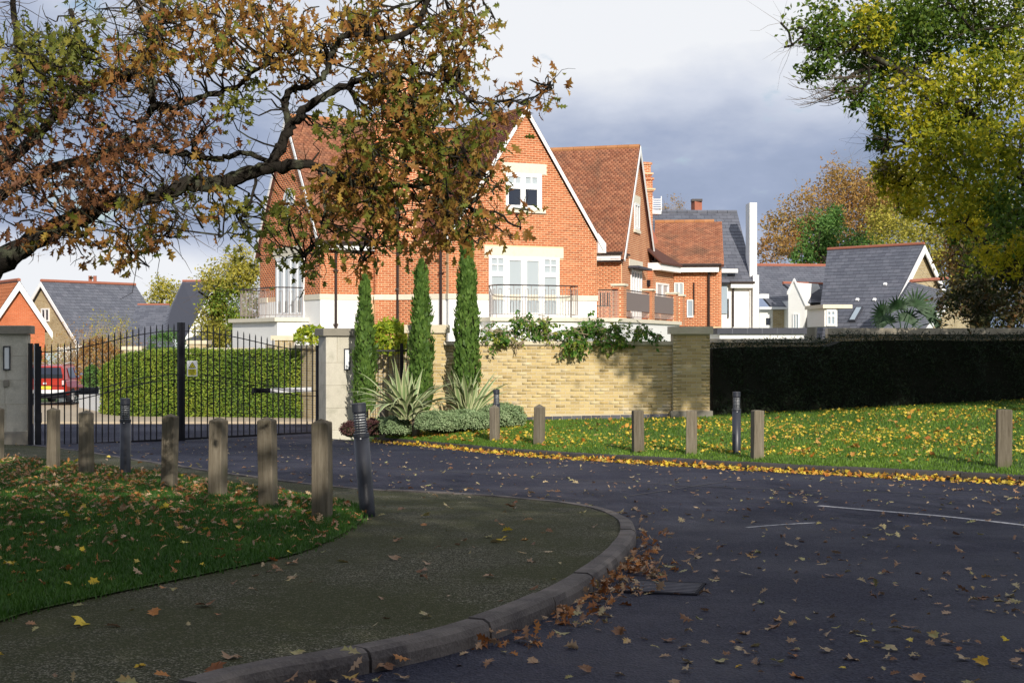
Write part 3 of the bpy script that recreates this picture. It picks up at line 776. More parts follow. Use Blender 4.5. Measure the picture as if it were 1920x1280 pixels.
# ------------------------------------------------------------------ gate pillars, gates
def pillar(name, q, rot, W_, D_, H_, label, joints, lightz, extra=False):
    t = thing(name, label, 'gate pillar', q, R(rot))
    MB().box((0,0,H_/2-.1), (W_-.03, D_-.03, H_-.25)).build('core', 'mortar_buff', t, local=True)
    pl = MB(); pl.cbox((0,0,.11), (W_+.07, D_+.07, .30), .02); pl.build('plinth', 'stone_grey' if not extra else 'cap', t, local=True)
    z0 = .262; k = 0
    for z1 in joints:
        js = [-W_/2, (-.12 if k % 2 else .14), W_/2] if k != 1 else [-W_/2, .12, W_/2]
        for a, b in zip(js[:-1], js[1:]):
            MB().cbox(((a+b)/2, 0, (z0+z1)/2), (b-a-.006, D_, z1-z0-.006), .004).build('stone_block', 'stone_grey', t, local=True)
        z0 = z1; k += 1
    MB().cbox((0,0,z0+.09), (W_+.16, D_+.16, .18), .012).build('cap', 'cap', t, local=True)
    lf = MB()
    lz, lh, lw = lightz, .52, .15
    for s_ in (-1, 1): lf.box((s_*(lw/2-.012)+.0, -D_/2-.02, lz), (.024, .04, lh)); lf.box((0, -D_/2-.0205, lz+s_*(lh/2-.012)), (lw-.048, .041, .024))
    o = lf.build('wall_light', 'blackmetal', t, local=True); MB().box((0,-D_/2-.012,lz), (lw-.05,.02,lh-.05)).build('light_panel', 'lens', o, local=True)
    o.location = (.12 if not extra else .16, 0, 0)
    return t
pr = pillar('gate_pillar', P(634, 822, 34.9)-V3((0,0,.03)), 21, .80, .76, 2.6, 'sunlit cream stone gate pillar with grey cap and narrow light, right of the gates', [.80,1.35,1.90,2.55], 1.98)
MB().box((-.32,-.39,.36),(.04,.05,.12)).build('stop_box','black',pr,local=True)
pl_ = pillar('gate_pillar', P(2, 829, 31.0)-V3((0,0,.02)), 12, 1.16, .6, 2.6, 'shaded stone gate pillar with narrow light and intercom box at the left edge', [.86,1.38,1.90,2.38], 1.86, True)
MB().cbox((.15,-.32,1.32),(.115,.05,.14),.01).build('intercom','cap',pl_,local=True)

GF = Frame(338, 33.0, 41)
def gate_leaf(x0, x1, label, nb, lefth):
    # x0/x1 pixel ends; bars rise towards the centre
    ua, ub = GF.U(x0), GF.U(x1); zb0 = CAMZ-(828-640)/F*33.0
    root = thing('gate', label, 'gate', GF.W((ua+ub)/2, zb0), 0, 'pair of black steel driveway gates')
    def zt(u):   # top of the arched rail, f=0 at the hinge, 1 at the middle
        f = (u-ua)/(ub-ua) if lefth else (ub-u)/(ub-ua)
        return 1.44+.47*(.5-.5*math.cos(math.pi*min(1, max(0, f*1.02))))
    zbot = lambda u: CAMZ-(826.5-640)/F*33.0+.02
    fbox(MB(), GF, ua, ub, zbot(0), zbot(0)+.05, -.02, .02).build('bottom_rail', 'black', root)
    for dz, nm in ((0, 'top_rail'), (-1.0, 'middle_rail'), (-1.13, 'middle_rail')):
        m_ = MB(); N_ = 16
        for i in range(N_):
            a, b = ua+(ub-ua)*i/N_, ua+(ub-ua)*(i+1)/N_; za, zb_ = zt(a)+dz, zt(b)+dz; h = .018 if dz else .02
            m_.hexa([GF.W(a,za-h,.015),GF.W(b,zb_-h,.015),GF.W(b,zb_-h,-.015),GF.W(a,za-h,-.015),GF.W(a,za,.015),GF.W(b,zb_,.015),GF.W(b,zb_,-.015),GF.W(a,za,-.015)])
        m_.build(nm, 'black', root)
    for i in range(1, nb):
        u = ua+(ub-ua)*i/nb; m_ = MB(); z1 = zt(u)+.17
        m_.tube([GF.W(u, zbot(u)+.03), GF.W(u, z1-.09)], .016, 6); m_.tube([GF.W(u, z1-.09), GF.W(u, z1-.04), GF.W(u, z1)], [.016,.012,.001], 6)
        m_.build('bar', 'black', root)
    for u, zz in ((ua, zt(ua)+(.12 if lefth else .19)), (ub, zt(ub)+(.19 if lefth else .12))):
        fbox(MB(), GF, u-.045, u+.045, zbot(0)-.03, zz, -.045, .045).build('stile', 'black', root)
    return root
gl = gate_leaf(72, 337, 'left leaf of the black gates, bars rising to the centre, red car seen through it', 23, True)
gr = gate_leaf(342, 596, 'right leaf of the black gates carrying the yellow warning sign, clipped hedge behind', 23, False)
for z in (1.35, .35): pass
# gate posts beside the pillars
for px, lab in ((63, 'black gate post against the left stone pillar'), (605, 'black gate post against the right stone pillar with two silver edges')):
    u = GF.U(px); t = thing('gate_post', lab, 'gate post', GF.W(u, -.75))
    for k, dx in enumerate((-.07, .07)):
        fbox(MB(), GF, u+dx-.035, u+dx+.035, -.75, 1.62, -.05, .05).build('square_tube', 'black', t)
    fbox(MB(), GF, u-.008, u+.008, -.75, 1.60, .0, .04).build('edge_strip', 'silver', t)
    for z in (-.1, 1.25): fbox(MB(), GF, u+.10, u+.17, z, z+.22, -.03, .03).build('hinge', 'black', t)
for (xa, xb, y, lab, mm) in ((80,188,736,'dark gate opener arm fixed across the left gate leaf','blackmetal'),(480,590,732,'pale grey gate opener arm fixed across the right gate leaf','silver')):
    u0, u1 = GF.U(xa), GF.U(xb); Yc = 33; z = CAMZ-(y-640)/F*(GF.o.y+GF.u.y*(u0+u1)/2); mb = MB()
    t = thing('gate_opener', lab, 'gate opener', GF.W((u0+u1)/2, z, -.12))
    if mm == 'silver':
        fbox(MB(), GF, u0+.45, u1, z-.05, z+.06, -.20, -.09).build('arm_cover', 'silver', t); fbox(MB(), GF, u0, u0+.45, z-.045, z+.065, -.20, -.085).build('arm_end', 'black', t)
    else:
        fbox(MB(), GF, u1-.42, u1, z-.05, z+.10, -.20, -.08).build('arm_cover', mm, t)
        MB().tube([GF.W(u1-.4, z+.03, -.14), GF.W(u0, z-.06, -.14)], .028, 8).build('piston', mm, t)
# warning sign
us, zs_ = GF.uz(359, 705); ue, _ = GF.uz(369, 705); _, zt_ = GF.uz(349, 676); us = GF.U(349.5)
sg = thing('warning_sign', 'yellow and white danger automatic gates sign with a triangle, on the right gate leaf', 'sign', GF.W((us+ue)/2, zs_, .03))
fbox(MB(), GF, us, ue, zs_, zt_, .022, .028).build('board', 'paint', sg)
SY = simple('sign yellow', [(.75,.68,.05)], .5); SW = ue-us; SH = zt_-zs_
fbox(MB(), GF, us+SW*.1, ue-SW*.1, zs_+SH*.06, zs_+SH*.46, .029, .031).build('yellow_panel', SY, sg)
cu = (us+ue)/2; tz = zs_+SH*.53; th = SH*.4; tw = SW*.36
fpoly(MB(), GF, [(cu-tw,tz),(cu+tw,tz),(cu,tz+th)], .029, .031).build('triangle', 'black', sg)
fpoly(MB(), GF, [(cu-tw*.74,tz+th*.1),(cu+tw*.74,tz+th*.1),(cu,tz+th*.84)], .0315, .0325).build('triangle_field', SY, sg)
m_ = MB(); fpoly(m_, GF, [(cu-.006,tz+th*.28),(cu+.006,tz+th*.28),(cu+.010,tz+th*.6),(cu-.010,tz+th*.6)], .033, .034)
fpoly(m_, GF, [(cu-tw*.4,tz+th*.18),(cu-tw*.28,tz+th*.18),(cu-tw*.12,tz+th*.42),(cu-tw*.2,tz+th*.42)], .033, .034); fpoly(m_, GF, [(cu+tw*.4,tz+th*.18),(cu+tw*.28,tz+th*.18),(cu+tw*.12,tz+th*.42),(cu+tw*.2,tz+th*.42)], .033, .034)
m_.build('hazard_mark', 'black', sg)
def text(s, size, pos, rz, mat, parent, name='lettering'):
    c = bpy.data.curves.new(name, 'FONT'); c.body = s; c.size = size; c.align_x = 'CENTER'; c.extrude = .0008
    o = bpy.data.objects.new(name, c); dg = bpy.context.evaluated_depsgraph_get(); COL.objects.link(o); dg.update()
    me = bpy.data.meshes.new_from_object(o.evaluated_get(bpy.context.evaluated_depsgraph_get())); bpy.data.objects.remove(o); bpy.data.curves.remove(c)
    me.materials.clear(); me.materials.append(MAT[mat] if isinstance(mat, str) else mat)
    o = bpy.data.objects.new(name, me); COL.objects.link(o); o.parent = parent; o.location = Vector(pos)-root_off(parent); o.rotation_euler = (R(90), 0, rz); return o
text('Danger', SH*.15, GF.W(cu, zs_+SH*.34, .033), GF.a, 'black', sg); text('Automatic', SH*.105, GF.W(cu, zs_+SH*.22, .033), GF.a, 'black', sg); text('gates', SH*.105, GF.W(cu, zs_+SH*.11, .033), GF.a, 'black', sg)

# ------------------------------------------------------------------ garden wall, piers
WF = Frame(960, 33.0, 0)
t = thing('garden_wall', 'buff brick garden wall with cream coping and dark brick foot, half sunlit half shaded', 'wall', (1.6,33,-.2))
u0, u1 = WF.U(836), WF.U(1262); ztop = 1.58; zbot_ = -.52
fbox(MB(), WF, u0, u1, zbot_, ztop, -.22, 0).build('wall_core', 'mortar_buff', t)
bricks(t, WF, [(u0, -.10),(u1,-.02),(u1, ztop),(u0, ztop)], 'brick_buff', nind=300, gap=.010)
for k in range(24):   # blue brick foot
    a = u0+k*.225; 
    if a+.2 > u1: break
    z = wallz(a)+.02
    fbox(MB(), WF, a+.005, a+.22, z-.12, z+.07, -.02, .012).build('foot_brick', 'brick_blue', t)
k = 0; a = u0-.05
while a < u1-.1:
    b = min(a+.62, u1); fbox(MB(), WF, a+.003, b-.003, ztop, ztop+.085, -.27, .06).build('coping_stone', 'cap_cream', t); a = b
def brick_pier(px0, px1, Y, label, ytop, capy, z0, dep=.5, rot=0):
    f = Frame((px0+px1)/2, Y, rot); a, b = f.U(px0), f.U(px1); zc = CAMZ-(capy-640)/F*Y; zt2 = CAMZ-(ytop-640)/F*Y
    t = thing('brick_pier', label, 'brick pier', f.W((a+b)/2, z0, -dep/2))
    fbox(MB(), f, a, b, z0-.3, zc, -dep, 0).build('pier_core', 'mortar_buff', t)
    bricks(t, f, [(a-.005,z0),(b+.005,z0),(b+.005,zc),(a-.005,zc)], 'brick_buff', nind=120, gap=.010)
    m_ = MB(); fbox(m_, f, a-.07, b+.07, zc, zt2, -dep-.07, .07); m_.build('cap', 'cap_cream', t)
    return t, f, a, b
t, f, a, b = brick_pier(1262, 1331, 32.85, 'tall buff brick pier with cream cap where the wall meets the dark hedge', 612, 626, -.15)
fbox(MB(), f, a-.06, b+.06, -.35, .06, -.5, .07).build('plinth', 'cap', t)
brick_pier(764, 836, 33.0, 'buff brick pier with cream cap behind the middle cypress', 609, 624, -.5)
# small railing gate between pillar and pier
f = Frame(730, 34.2, 10); t = thing('railing_gate', 'small black railing gate between stone pillar and brick pier, behind the flax', 'railing gate', f.W(0, -.55))
ua, ub = f.U(690), f.U(765)
for z in (1.42, .1, -.35): fbox(MB(), f, ua, ub, z, z+.04, -.02, .02).build('rail', 'black', t)
for k in range(9):
    u = ua+(ub-ua)*k/8; MB().tube([f.W(u,-.5), f.W(u,1.5), f.W(u,1.6)], [.011,.011,.002], 6).build('bar', 'black', t)
for u in (ub, ub-.16): fbox(MB(), f, u-.035, u+.035, -.6, 1.62, -.035, .035).build('upright', 'black', t)
f = Frame(728, 36.2, 0); t = thing('garden_wall', 'low buff wall with pale coping seen through the small railing gate', 'wall', f.W(0,-.6))
fbox(MB(), f, f.U(684), f.U(772), -.8, CAMZ-(655-640)/F*36.2, -.25, 0).build('wall_body', 'brick_buff_tex', t, uvd=(1,0))
for k in range(3): a = f.U(684)+k*.42; fbox(MB(), f, a, a+.41, CAMZ-(655-640)/F*36.2, CAMZ-(647-640)/F*36.2, -.3, .05).build('coping_stone', 'cap_cream', t)
# back wall with coping seen over the dark hedge
t = thing('coping_wall', 'long low wall with weathered cream coping behind the dark hedge, right side', 'wall', (10,34.5,0))
f = Frame(960, 34.6, 0)
for (xa, xb, ya, yb) in ((1333,1552,635,642), (1552,2100,615,627)):
    ua, ub = f.U(xa), f.U(xb); z1 = CAMZ-(ya-640)/F*34.6; z0 = CAMZ-(yb-640)/F*34.6
    fbox(MB(), f, ua, ub, -.2, z0, -.25, -.03).build('wall_body', 'brick_buff_tex', t, uvd=f.uv())
    a = ua
    while a < ub-.05:
        b = min(a+.9, ub); fbox(MB(), f, a+.003, b-.003, z0, z1, -.3, .04).build('coping_stone', 'coping_aged', t); a = b

# ------------------------------------------------------------------ the main house
house = thing('brick_house', 'large red brick house with steep gables, cream stone lintels, clay tile roofs and curved balconies', 'house', (0,49,-.9))
house_off = None
FM = Frame(841, 46.9, 24); ZB = 3.24; ZG = -1.0; ZL = 2.46
def gable_roof(root, fr, pts, depth, tile, w=.165, g=.10, over=.12, th=.10, sides='LR', ridge='tile_ridge', base='roof_base', verge='paint', eave=.35, rl=.45, vw=.06, d_front=None):
    """pts = (uL,zL),(uA,zA),(uR,zR) rake line at the front; slabs run back by depth"""
    (uL,zL),(uA,zA),(uR,zR) = pts
    for sd_, (ue, ze) in (('L',(uL,zL)),('R',(uR,zR))):
        if sd_ not in sides: continue
        s = math.hypot(ue-uA, ze-zA); du, dz = (ue-uA)/s, (ze-zA)/s
        e_ = (ue+du*eave, ze+dz*eave); nrm = (-dz, du) if sd_ == 'R' else (dz, -du)   # outward (up)
        if nrm[1] < 0: nrm = (-nrm[0], -nrm[1])
        A = (uA, zA); top = lambda p, k: (p[0]+nrm[0]*k, p[1]+nrm[1]*k)
        q = [e_, A, (A[0], A[1]+th/max(.2, abs(nrm[1]))), top(e_, th)]
        fpoly(MB(), fr, q, over, -depth).build('roof', base, root)
        rf = COL.objects[-1] if False else None
        L_ = s+eave; O = fr.W(*top(e_, th), over-.02); Vv = fr.W(uA, zA)-fr.W(*e_); 
        tiles(root, O, -fr.n, Vv, depth+over-.02, L_, tile, w, g)
        if verge:
            fpoly(MB(), fr, [top(e_, th-.02), (A[0], A[1]+(th-.02)/max(.2, abs(nrm[1]))), (A[0], A[1]-vw), top(e_, -vw*.5)], over+.002, over+.03).build('bargeboard', verge, root)
    if ridge:
        zz = zA+th/.6+.01; n = int(depth/rl)
        me = None
        for k in range(n):
            d0 = over-.03-k*rl
            m_ = MB(); c0 = fr.W(uA, zz-.06, d0); c1 = fr.W(uA, zz-.06, d0-rl+.012)
            m_.tube([c0, c1], .105, 8); m_.build('ridge_tile', ridge, root)
def gbody(root, fr, pts, depth, mat, name='wall', uvd=True, d0=0):
    return fpoly(MB(), fr, pts, d0, -depth).build(name, mat, root, uvd=fr.uv() if uvd else None)
# ---- main gable
uA, zA = FM.uz(985, 210); uL, zL = FM.uz(838, 455); uR, zR = FM.uz(1120, 442)
zL = zR = (zL+zR)/2; 
u0 = FM.U(841); u1 = FM.U(1119)
uA = (u0+u1)/2+.02
brick_poly = [(u0,ZB),(u1,ZB),(u1,zR-.05),(uA,zA-.05),(u0,zL-.05)]
gbody(house, FM, brick_poly, 8.5, 'mortar_red', 'gable_wall')
h1 = wpx(FM, 916, 1048, 480, 600); h2 = wpx(FM, 948, 1015, 324, 392)
l1 = wpx(FM, 908, 1056, 461, 481); l2 = wpx(FM, 942, 1024, 304, 324); s2 = wpx(FM, 950, 1022, 390.5, 398)
bricks(house, FM, brick_poly, 'brick_red', [h1, h2, l1, l2, s2], nind=300)
for lr, nm in ((l1,'lintel'),(l2,'lintel'),(s2,'sill')): fbox(MB(), FM, *lr, -.02, .03 if nm == 'lintel' else .07).build(nm, 'stone', house)
fbox(MB(), FM, u0-.03, u1+.03, ZB-.18, ZB, -.2, .035).build('string_course', 'stone', house)
fbox(MB(), FM, u0, u1, ZG, ZB-.18, -8.5, 0.0).build('rendered_base', 'white', house)
gable_roof(house, FM, [(u0-.02,zL),(uA,zA),(u1+.02,zR)], 8.5, 'tile_plum', sides='L', w=.165, g=.11)
gable_roof(house, FM, [(u0-.02,zL),(uA,zA),(u1+.02,zR)], 8.5, 'tile_clay', sides='R', ridge=None)
for (xa, xb, ya, yb) in ((832,845,432,457),(1119,1134,437,474)):
    ua_, za_ = FM.uz(xa, yb); ub_, _ = FM.uz(xb, yb); _, zb_ = FM.uz(xa, ya)
    if xa > 1000: fpoly(MB(), FM, [(ua_,za_),(ub_,za_),(ub_,za_+.32),(ua_,zb_)], -.35, .10).build('eave_box', 'paint', house)
    else: fpoly(MB(), FM, [(ua_,za_),(ub_,za_),(ub_,zb_),(ua_,za_+.2)], -.35, .10).build('eave_box', 'paint', house)
fbox(MB(), FM, FM.U(846), FM.U(917), *(FM.uz(850,437)[1], FM.uz(850,431)[1]), .03, .10).build('gutter_stub', 'gutter', house)
# upper window
r = (h2[0], h2[1], h2[2], h2[3]); W_ = r[1]-r[0]; H_ = r[3]-r[2]
pn = []; gm = []
for k in (0, 1):
    a = r[0]+W_*(.07+.47*k); b = a+W_*.33
    pn.append((a, b, r[2]+H_*.12, r[2]+H_*.57)); gm.append('glass')
    pn.append((a, a+W_*.145, r[2]+H_*.72, r[2]+H_*.90)); pn.append((a+W_*.185, b, r[2]+H_*.72, r[2]+H_*.90)); gm += ['glass_light']*2
window(house, FM, r, pn, gms=gm)
# french window
r = h1; W_ = r[1]-r[0]; z = lambda y: FM.uz(980, y)[1]
pn = []; gm = []
for xa, xb in ((921,943),(1020,1042)):
    m = (xa+xb)/2
    for p, q in ((xa, m-1), (m+1, xb)):
        for ya, yb in ((486,496),(498,510)): pn.append((FM.U(p), FM.U(q), z(yb), z(ya)))
    pn.append((FM.U(xa), FM.U(xb), z(589), z(519)))
for xa, xb in ((954,976),(987,1009)): pn.append((FM.U(xa), FM.U(xb), z(586), z(489)))
window(house, FM, (r[0], r[1], ZL, r[3]), pn, gm='glass_light')
# ---- ledge, lower walls
TF = Frame(1118, 46.6, 71)      # terrace edge runs away to the right
t0 = FM.U(898)
fbox(MB(), FM, t0, u1+.35, ZL-.13, ZL, -.05, .95).build('balcony_slab', 'stone', house)
fbox(MB(), FM, t0+.08, u1+.30, ZG, ZL-.13, 0.003, .85).build('balcony_wall', 'white', house)
c = FM.W(u1+.35, ZL, .95); TF = Frame(960+c.x/c.y*F, c.y, 71); te = TF.U(1277)
fbox(MB(), TF, 0, te, ZL-.13, ZL, -3.0, .03).build('terrace_slab', 'stone', house)
fbox(MB(), TF, .03, te-.05, ZG, ZL-.13, -2.9, -.05).build('terrace_wall', 'white', house)
# balcony balustrade: curved plan, looped bars
def balustrade(root, pts, h, z0, step=.105, loop=True):
    c = resample(catmull([Vector((p.x, p.y, z0)) for p in pts], 8), step)
    MB().tube([q+V3((0,0,h)) for q in c], .022, 6).build('handrail', 'gutter', root)
    MB().tube([q+V3((0,0,.10)) for q in c], .010, 5).build('lower_rail', 'steel', root)
    k = 0
    for i, q in enumerate(c):
        full = i % 3 == 0
        m_ = MB().tube([q+V3((0,0,0 if full else .10)), q+V3((0,0,h if full else h-.13))], .009, 5)
        m_.build('baluster', 'steel', root)
        if i % 3 == 1 and i+1 < len(c): MB().tube([q+V3((0,0,h-.13)), c[i+1]+V3((0,0,h-.13))], .008, 5).build('loop_bar', 'steel', root)
a0, a1 = FM.U(916), FM.U(1066)
balustrade(house, [FM.W(a0, 0, .05), FM.W(a0+.02, 0, .75), FM.W(a0+.4, 0, .88), FM.W(FM.U(985), 0, .9), FM.W(a1-.4, 0, .88), FM.W(a1, 0, .7), FM.W(a1+.05, 0, .05)], 1.06, ZL)
# terrace piers, railings and screens
for xa, xb in ((1168,1188),(1219,1231),(1264,1275),(1276,1288)):
    ua_, ub_ = TF.U(xa), TF.U(xb); wdt = .36
    uc = ua_+.1 if xa == 1168 else (ua_+ub_)/2
    if xa == 1168: uc = TF.U(1172)
    h = {1168:1.12,1219:1.1,1264:1.1,1276:1.05}[xa]
    m_ = MB(); fbox(m_, TF, uc-.2, uc+.2, ZL-(0 if xa < 1270 else 1.2), ZL+h, -.40, 0.0); m_.build('terrace_pier', 'brick_red_tex', house, uvd=(math.cos(TF.a+.5), math.sin(TF.a+.5)))
    fbox(MB(), TF, uc-.25, uc+.25, ZL+h, ZL+h+.07, -.45, .05).build('pier_cap', 'stone', house)
seg = [(TF.U(1172)+.25, TF.U(1225)-.2), (TF.U(1225)+.2, TF.U(1269.5)-.2)]
for a, b in seg:
    MB().tube([TF.W(a, ZL+1.0, -.12), TF.W(b, ZL+1.0, -.12)], .022, 5).build('handrail', 'gutter', house)
    MB().tube([TF.W(a, ZL+.08, -.12), TF.W(b, ZL+.08, -.12)], .012, 5).build('lower_rail', 'steel', house)
    n = int((b-a)/.14)
    for k in range(n+1): MB().tube([TF.W(a+(b-a)*k/n, ZL+.08, -.12), TF.W(a+(b-a)*k/n, ZL+1.0, -.12)], .009, 4).build('baluster', 'steel', house)
    fbox(MB(), TF, a+.02, b-.05, ZL+.28, ZL+.93, -.10, -.085).build('screen_panel', 'screen', house)
p0 = FM.W(u1+.06, 0, -.0); p1 = TF.W(TF.U(1172)-.2, 0, -.2)
for k in range(15):
    q = p0.lerp(p1, k/14); q.z = ZL
    MB().tube([q, q+V3((0,0,.95))], .010, 4).build('baluster', 'steel', house)
a_ = p0.copy(); b_ = p1.copy(); a_.z = b_.z = ZL+.98; MB().tube([a_, b_], .02, 5).build('handrail', 'gutter', house)
# ---- right gable wing
FR = Frame(1166, 54.0, 73)
uA, zA = FR.uz(1195, 279); uR = FR.U(1222); zE = 5.05; uL = 0; uA = uR*.48
gp = [(0,ZG),(uR,ZG),(uR,zE),(uA,zA-.05),(0,zE)]
gbody(house, FR, gp, 8.0, 'brick_red_tex', 'gable_wall')
gable_roof(house, FR, [(-.02,zE-.05),(uA,zA-.05),(uR+.02,zE-.05)], 9.0, 'tile_clay', g=.10, w=.165, over=.14, vw=.14)
fr_side = Frame(1166, 54.0, 73-90)   # front side wall of the wing
wu = (FR.W(0,0)-fr_side.o).dot(fr_side.u)
bricks(house, fr_side, [(-7,ZL),(-.02,ZL),(-.02,zE-.1),(-7,zE-.1)], 'brick_red', d=.002)
fbox(MB(), fr_side, -8, .0, ZL, zE-.1, -.05, .003).build('side_wall', 'mortar_red', house)
fbox(MB(), fr_side, -8, .02, zE-.32, zE-.10, .004, .30).build('fascia', 'paint', house); fbox(MB(), fr_side, -8, .06, zE-.38, zE-.325, .004, .30).build('soffit', 'gutter', house)
MB().tube([fr_side.W(-8, zE-.06, .37), fr_side.W(.1, zE-.06, .37)], .06, 8).build('gutter', 'gutter', house)
q = wpx(FR, 1178, 1206, 490, 503); fbox(MB(), FR, uR*.22, uR*.66, q[2]+.0, q[2]+.38, -.02, .03).build('lintel', 'stone', house)
wz = q[2]; wu0, wu1 = uR*.27, uR*.62
pn = [(wu0+(wu1-wu0)*(k/4+.03), wu0+(wu1-wu0)*(k/4+.21), ZL+.15, wz-.1) for k in range(4)]
window(house, FR, (wu0, wu1, ZL+.02, wz), pn, gm='glass_light')
fpoly(MB(), FR, [(uR*.18,wz+.02),(uR*.66,wz+.02),(uR*.66,wz+.10),(uR*.18,wz+.10)], .03, .42).build('door_hood', 'slate_base', house)
_, zl1 = FR.uz(1185, 363); _, zl2 = FR.uz(1185, 378); _, zw1 = FR.uz(1190, 430)
fbox(MB(), FR, uA-.75, uA+.55, zl2, zl1, -.02, .03).build('lintel', 'stone', house)
window(house, FR, (uA-.55, uA+.38, zw1, zl2), [(uA-.48, uA-.12, zw1+.1, zl2-.1), (uA-.06, uA+.31, zw1+.1, zl2-.1)])
fbox(MB(), FR, uA-.65, uA+.48, zw1-.12, zw1, -.02, .07).build('sill', 'stone', house)
fbox(MB(), FR, uR*.02, uR*.17, 4.95, 5.02, .03, .12).build('gutter_stub', 'gutter', house)
fpoly(MB(), FR, [(uR,zE-.75),(uR+.3,zE-.75),(uR+.42,zE-.1),(uR,zE+.5)], -.4, .12).build('eave_box', 'paint', house)
fbox(MB(), FR, uR*.82, uR*.85, wz-.55, wz-.3, .0, .12).build('wall_lantern', 'black', house)
# chimneys and roof bits behind the right gable
def stack(root, cx, cy, w, d, z0, z1, rz, corb=True, mat='brick_red_tex'):
    f = Frame(960+cx/cy*F, cy, rz); m_ = MB(); fbox(m_, f, -w/2, w/2, z0, z1, -d/2, d/2)
    ch = m_.build('chimney', mat, root, uvd=(math.cos(f.a+.4), math.sin(f.a+.4)))
    if corb:
        for k, (g_, a, b) in enumerate(((.05,.62,.55),(.09,.55,.48),(.05,.12,.02))):
            fbox(MB(), f, -w/2-g_, w/2+g_, z1-a, z1-b, -d/2-g_, d/2+g_).build('corbel', 'mortar_red' if k == 1 else 'brick_red_tex', ch, uvd=(1,0))
    return ch, f
q = P(1207, 330, 64); ch, f = stack(house, q.x-.05, 64, .55, .55, 5, q.z+.6, 20)
q = P(1209, 340, 61); stack(house, q.x, 61, .5, .5, 5, P(1209,333,61).z, 20)
# small roof piece right of the gable
f = Frame(1236, 63.5, 16)
fpoly(MB(), f, [(-1.6,5.6),(.2,5.6),(-.9,P(1215,378,63.5).z)], 0, -3).build('roof', 'ridge_red', house)
fbox(MB(), f, -1.0, -.1, P(0,403,63.5).z, P(0,396,63.5).z, .0, .5).build('fascia', 'paint', house)
# ---- left wing: gable facing left, long wall facing the gates
FL = Frame(601, 47.3, -58); FW = Frame(601, 47.3, 28)
uE = FL.U(487)     # far end, negative
uAl = uE*.5; zAl = FL.uz(546, 222)[1]; zel = FL.uz(601, 452)[1]
Yap = FL.W(uAl, 0).y; zAl = CAMZ+(640-222)/F*Yap
gp = [(uE,ZG),(0,ZG),(0,zel),(uAl,zAl-.05),(uE,zel)]
gbody(house, FL, gp, 9, 'mortar_red', 'gable_wall')
fbox(MB(), FL, uE, .0, ZG, ZB-.17, -.1, .012).build('rendered_base', 'white', house)
_, zc1 = FL.uz(520, 466); q1 = wpx(FL, 513, 566, 467, 485); q2 = wpx(FL, 519, 571, 484, 597)
hc = FL.U(543), FL.uz(543, 380)[1]
rr = 27/F*FL.W(hc[0], 0).y
bricks(house, FL, [(uE,ZB),(0,ZB),(0,zel-.05),(uAl,zAl-.1),(uE,zel-.05)], 'brick_red', [q1, (q2[0], q2[1], ZL, q2[3]), (hc[0]-rr*.8, hc[0]+rr*.8, hc[1]-rr*.8, hc[1]+rr*.8)])
fbox(MB(), FL, *q1, -.02, .03).build('lintel', 'stone', house)
fbox(MB(), FL, uE, uE*.86, ZB-.18, ZB, -.02, .045).build('string_course', 'stone', house)
fbox(MB(), FL, FL.U(572), .03, ZB-.18, ZB, -.02, .045).build('string_course', 'stone', house)
ww = q2[1]-q2[0]
pn = [(q2[0]+ww*(.06+.24*k), q2[0]+ww*(.06+.24*k)+ww*.15, ZL+.2, q2[3]-.12) for k in range(4)]
window(house, FL, (q2[0], q2[1], ZL, q2[3]), pn, gm='glass_light')
gable_roof(house, FL, [(uE-.02,zel),(uAl,zAl-.05),(.02,zel)], 9.0, 'tile_clay', over=.12)
# round window
m_ = MB(); N_ = 24
ring = lambda r_, d: [FL.W(hc[0]+r_*math.cos(2*math.pi*k/N_), hc[1]+r_*math.sin(2*math.pi*k/N_), d) for k in range(N_)]
A0, A1 = ring(rr, .05), ring(rr*.72, .05); A2 = ring(rr, -.05)
for k in range(N_): l = (k+1) % N_; m_.add([A0[k],A0[l],A1[l],A1[k]], [(0,1,2,3)]); m_.add([A0[k],A0[l],A2[l],A2[k]], [(3,2,1,0)])
rw = m_.build('round_window', 'paint', house); MB().add(ring(rr*.74, .02), [tuple(range(N_))]).build('pane', 'glass_light', rw)
m_ = MB(); fbox(m_, FL, hc[0]-.03, hc[0]+.03, hc[1]-rr*.73, hc[1]+rr*.73, .02, .045); fbox(m_, FL, hc[0]-rr*.73, hc[0]+rr*.73, hc[1]-.03, hc[1]+.03, .021, .044); m_.build('glazing_bar', 'paint', rw)
# long wall
uC = FW.U(702)
fbox(MB(), FW, 0, uC+.5, ZG, zel-.1, -6, 0).build('wall', 'mortar_red', house)
bricks(house, FW, [(.0,ZB),(uC,ZB),(uC,zel-.15),(.0,zel-.15)], 'brick_red')
fbox(MB(), FW, -.03, uC, ZB-.18, ZB, -.02, .035).build('string_course', 'stone', house)
fbox(MB(), FW, -.01, FW.U(672), ZG, ZB-.18, -.02, .012).build('rendered_base', 'white', house)
fbox(MB(), FW, .0, uC, zel-.28, zel-.08, .0, .25).build('fascia', 'paint', house)
MB().tube([FW.W(0, zel-.05, .33), FW.W(uC, zel-.05, .33)], .06, 8).build('gutter', 'gutter', house)
def pipe(fr, px, z0, z1, d=.09, top=True):
    u = fr.U(px); m_ = MB().tube([fr.W(u, z0, d), fr.W(u, z1, d)], .045, 8); dp = m_.build('downpipe', 'gutter', house)
    z = z0+.6
    while z < z1: fbox(MB(), fr, u-.07, u+.07, z, z+.05, d-.09, d+.05).build('pipe_bracket', 'gutter', dp); z += 1.8
pipe(FW, 628, 1.6, zel-.1)
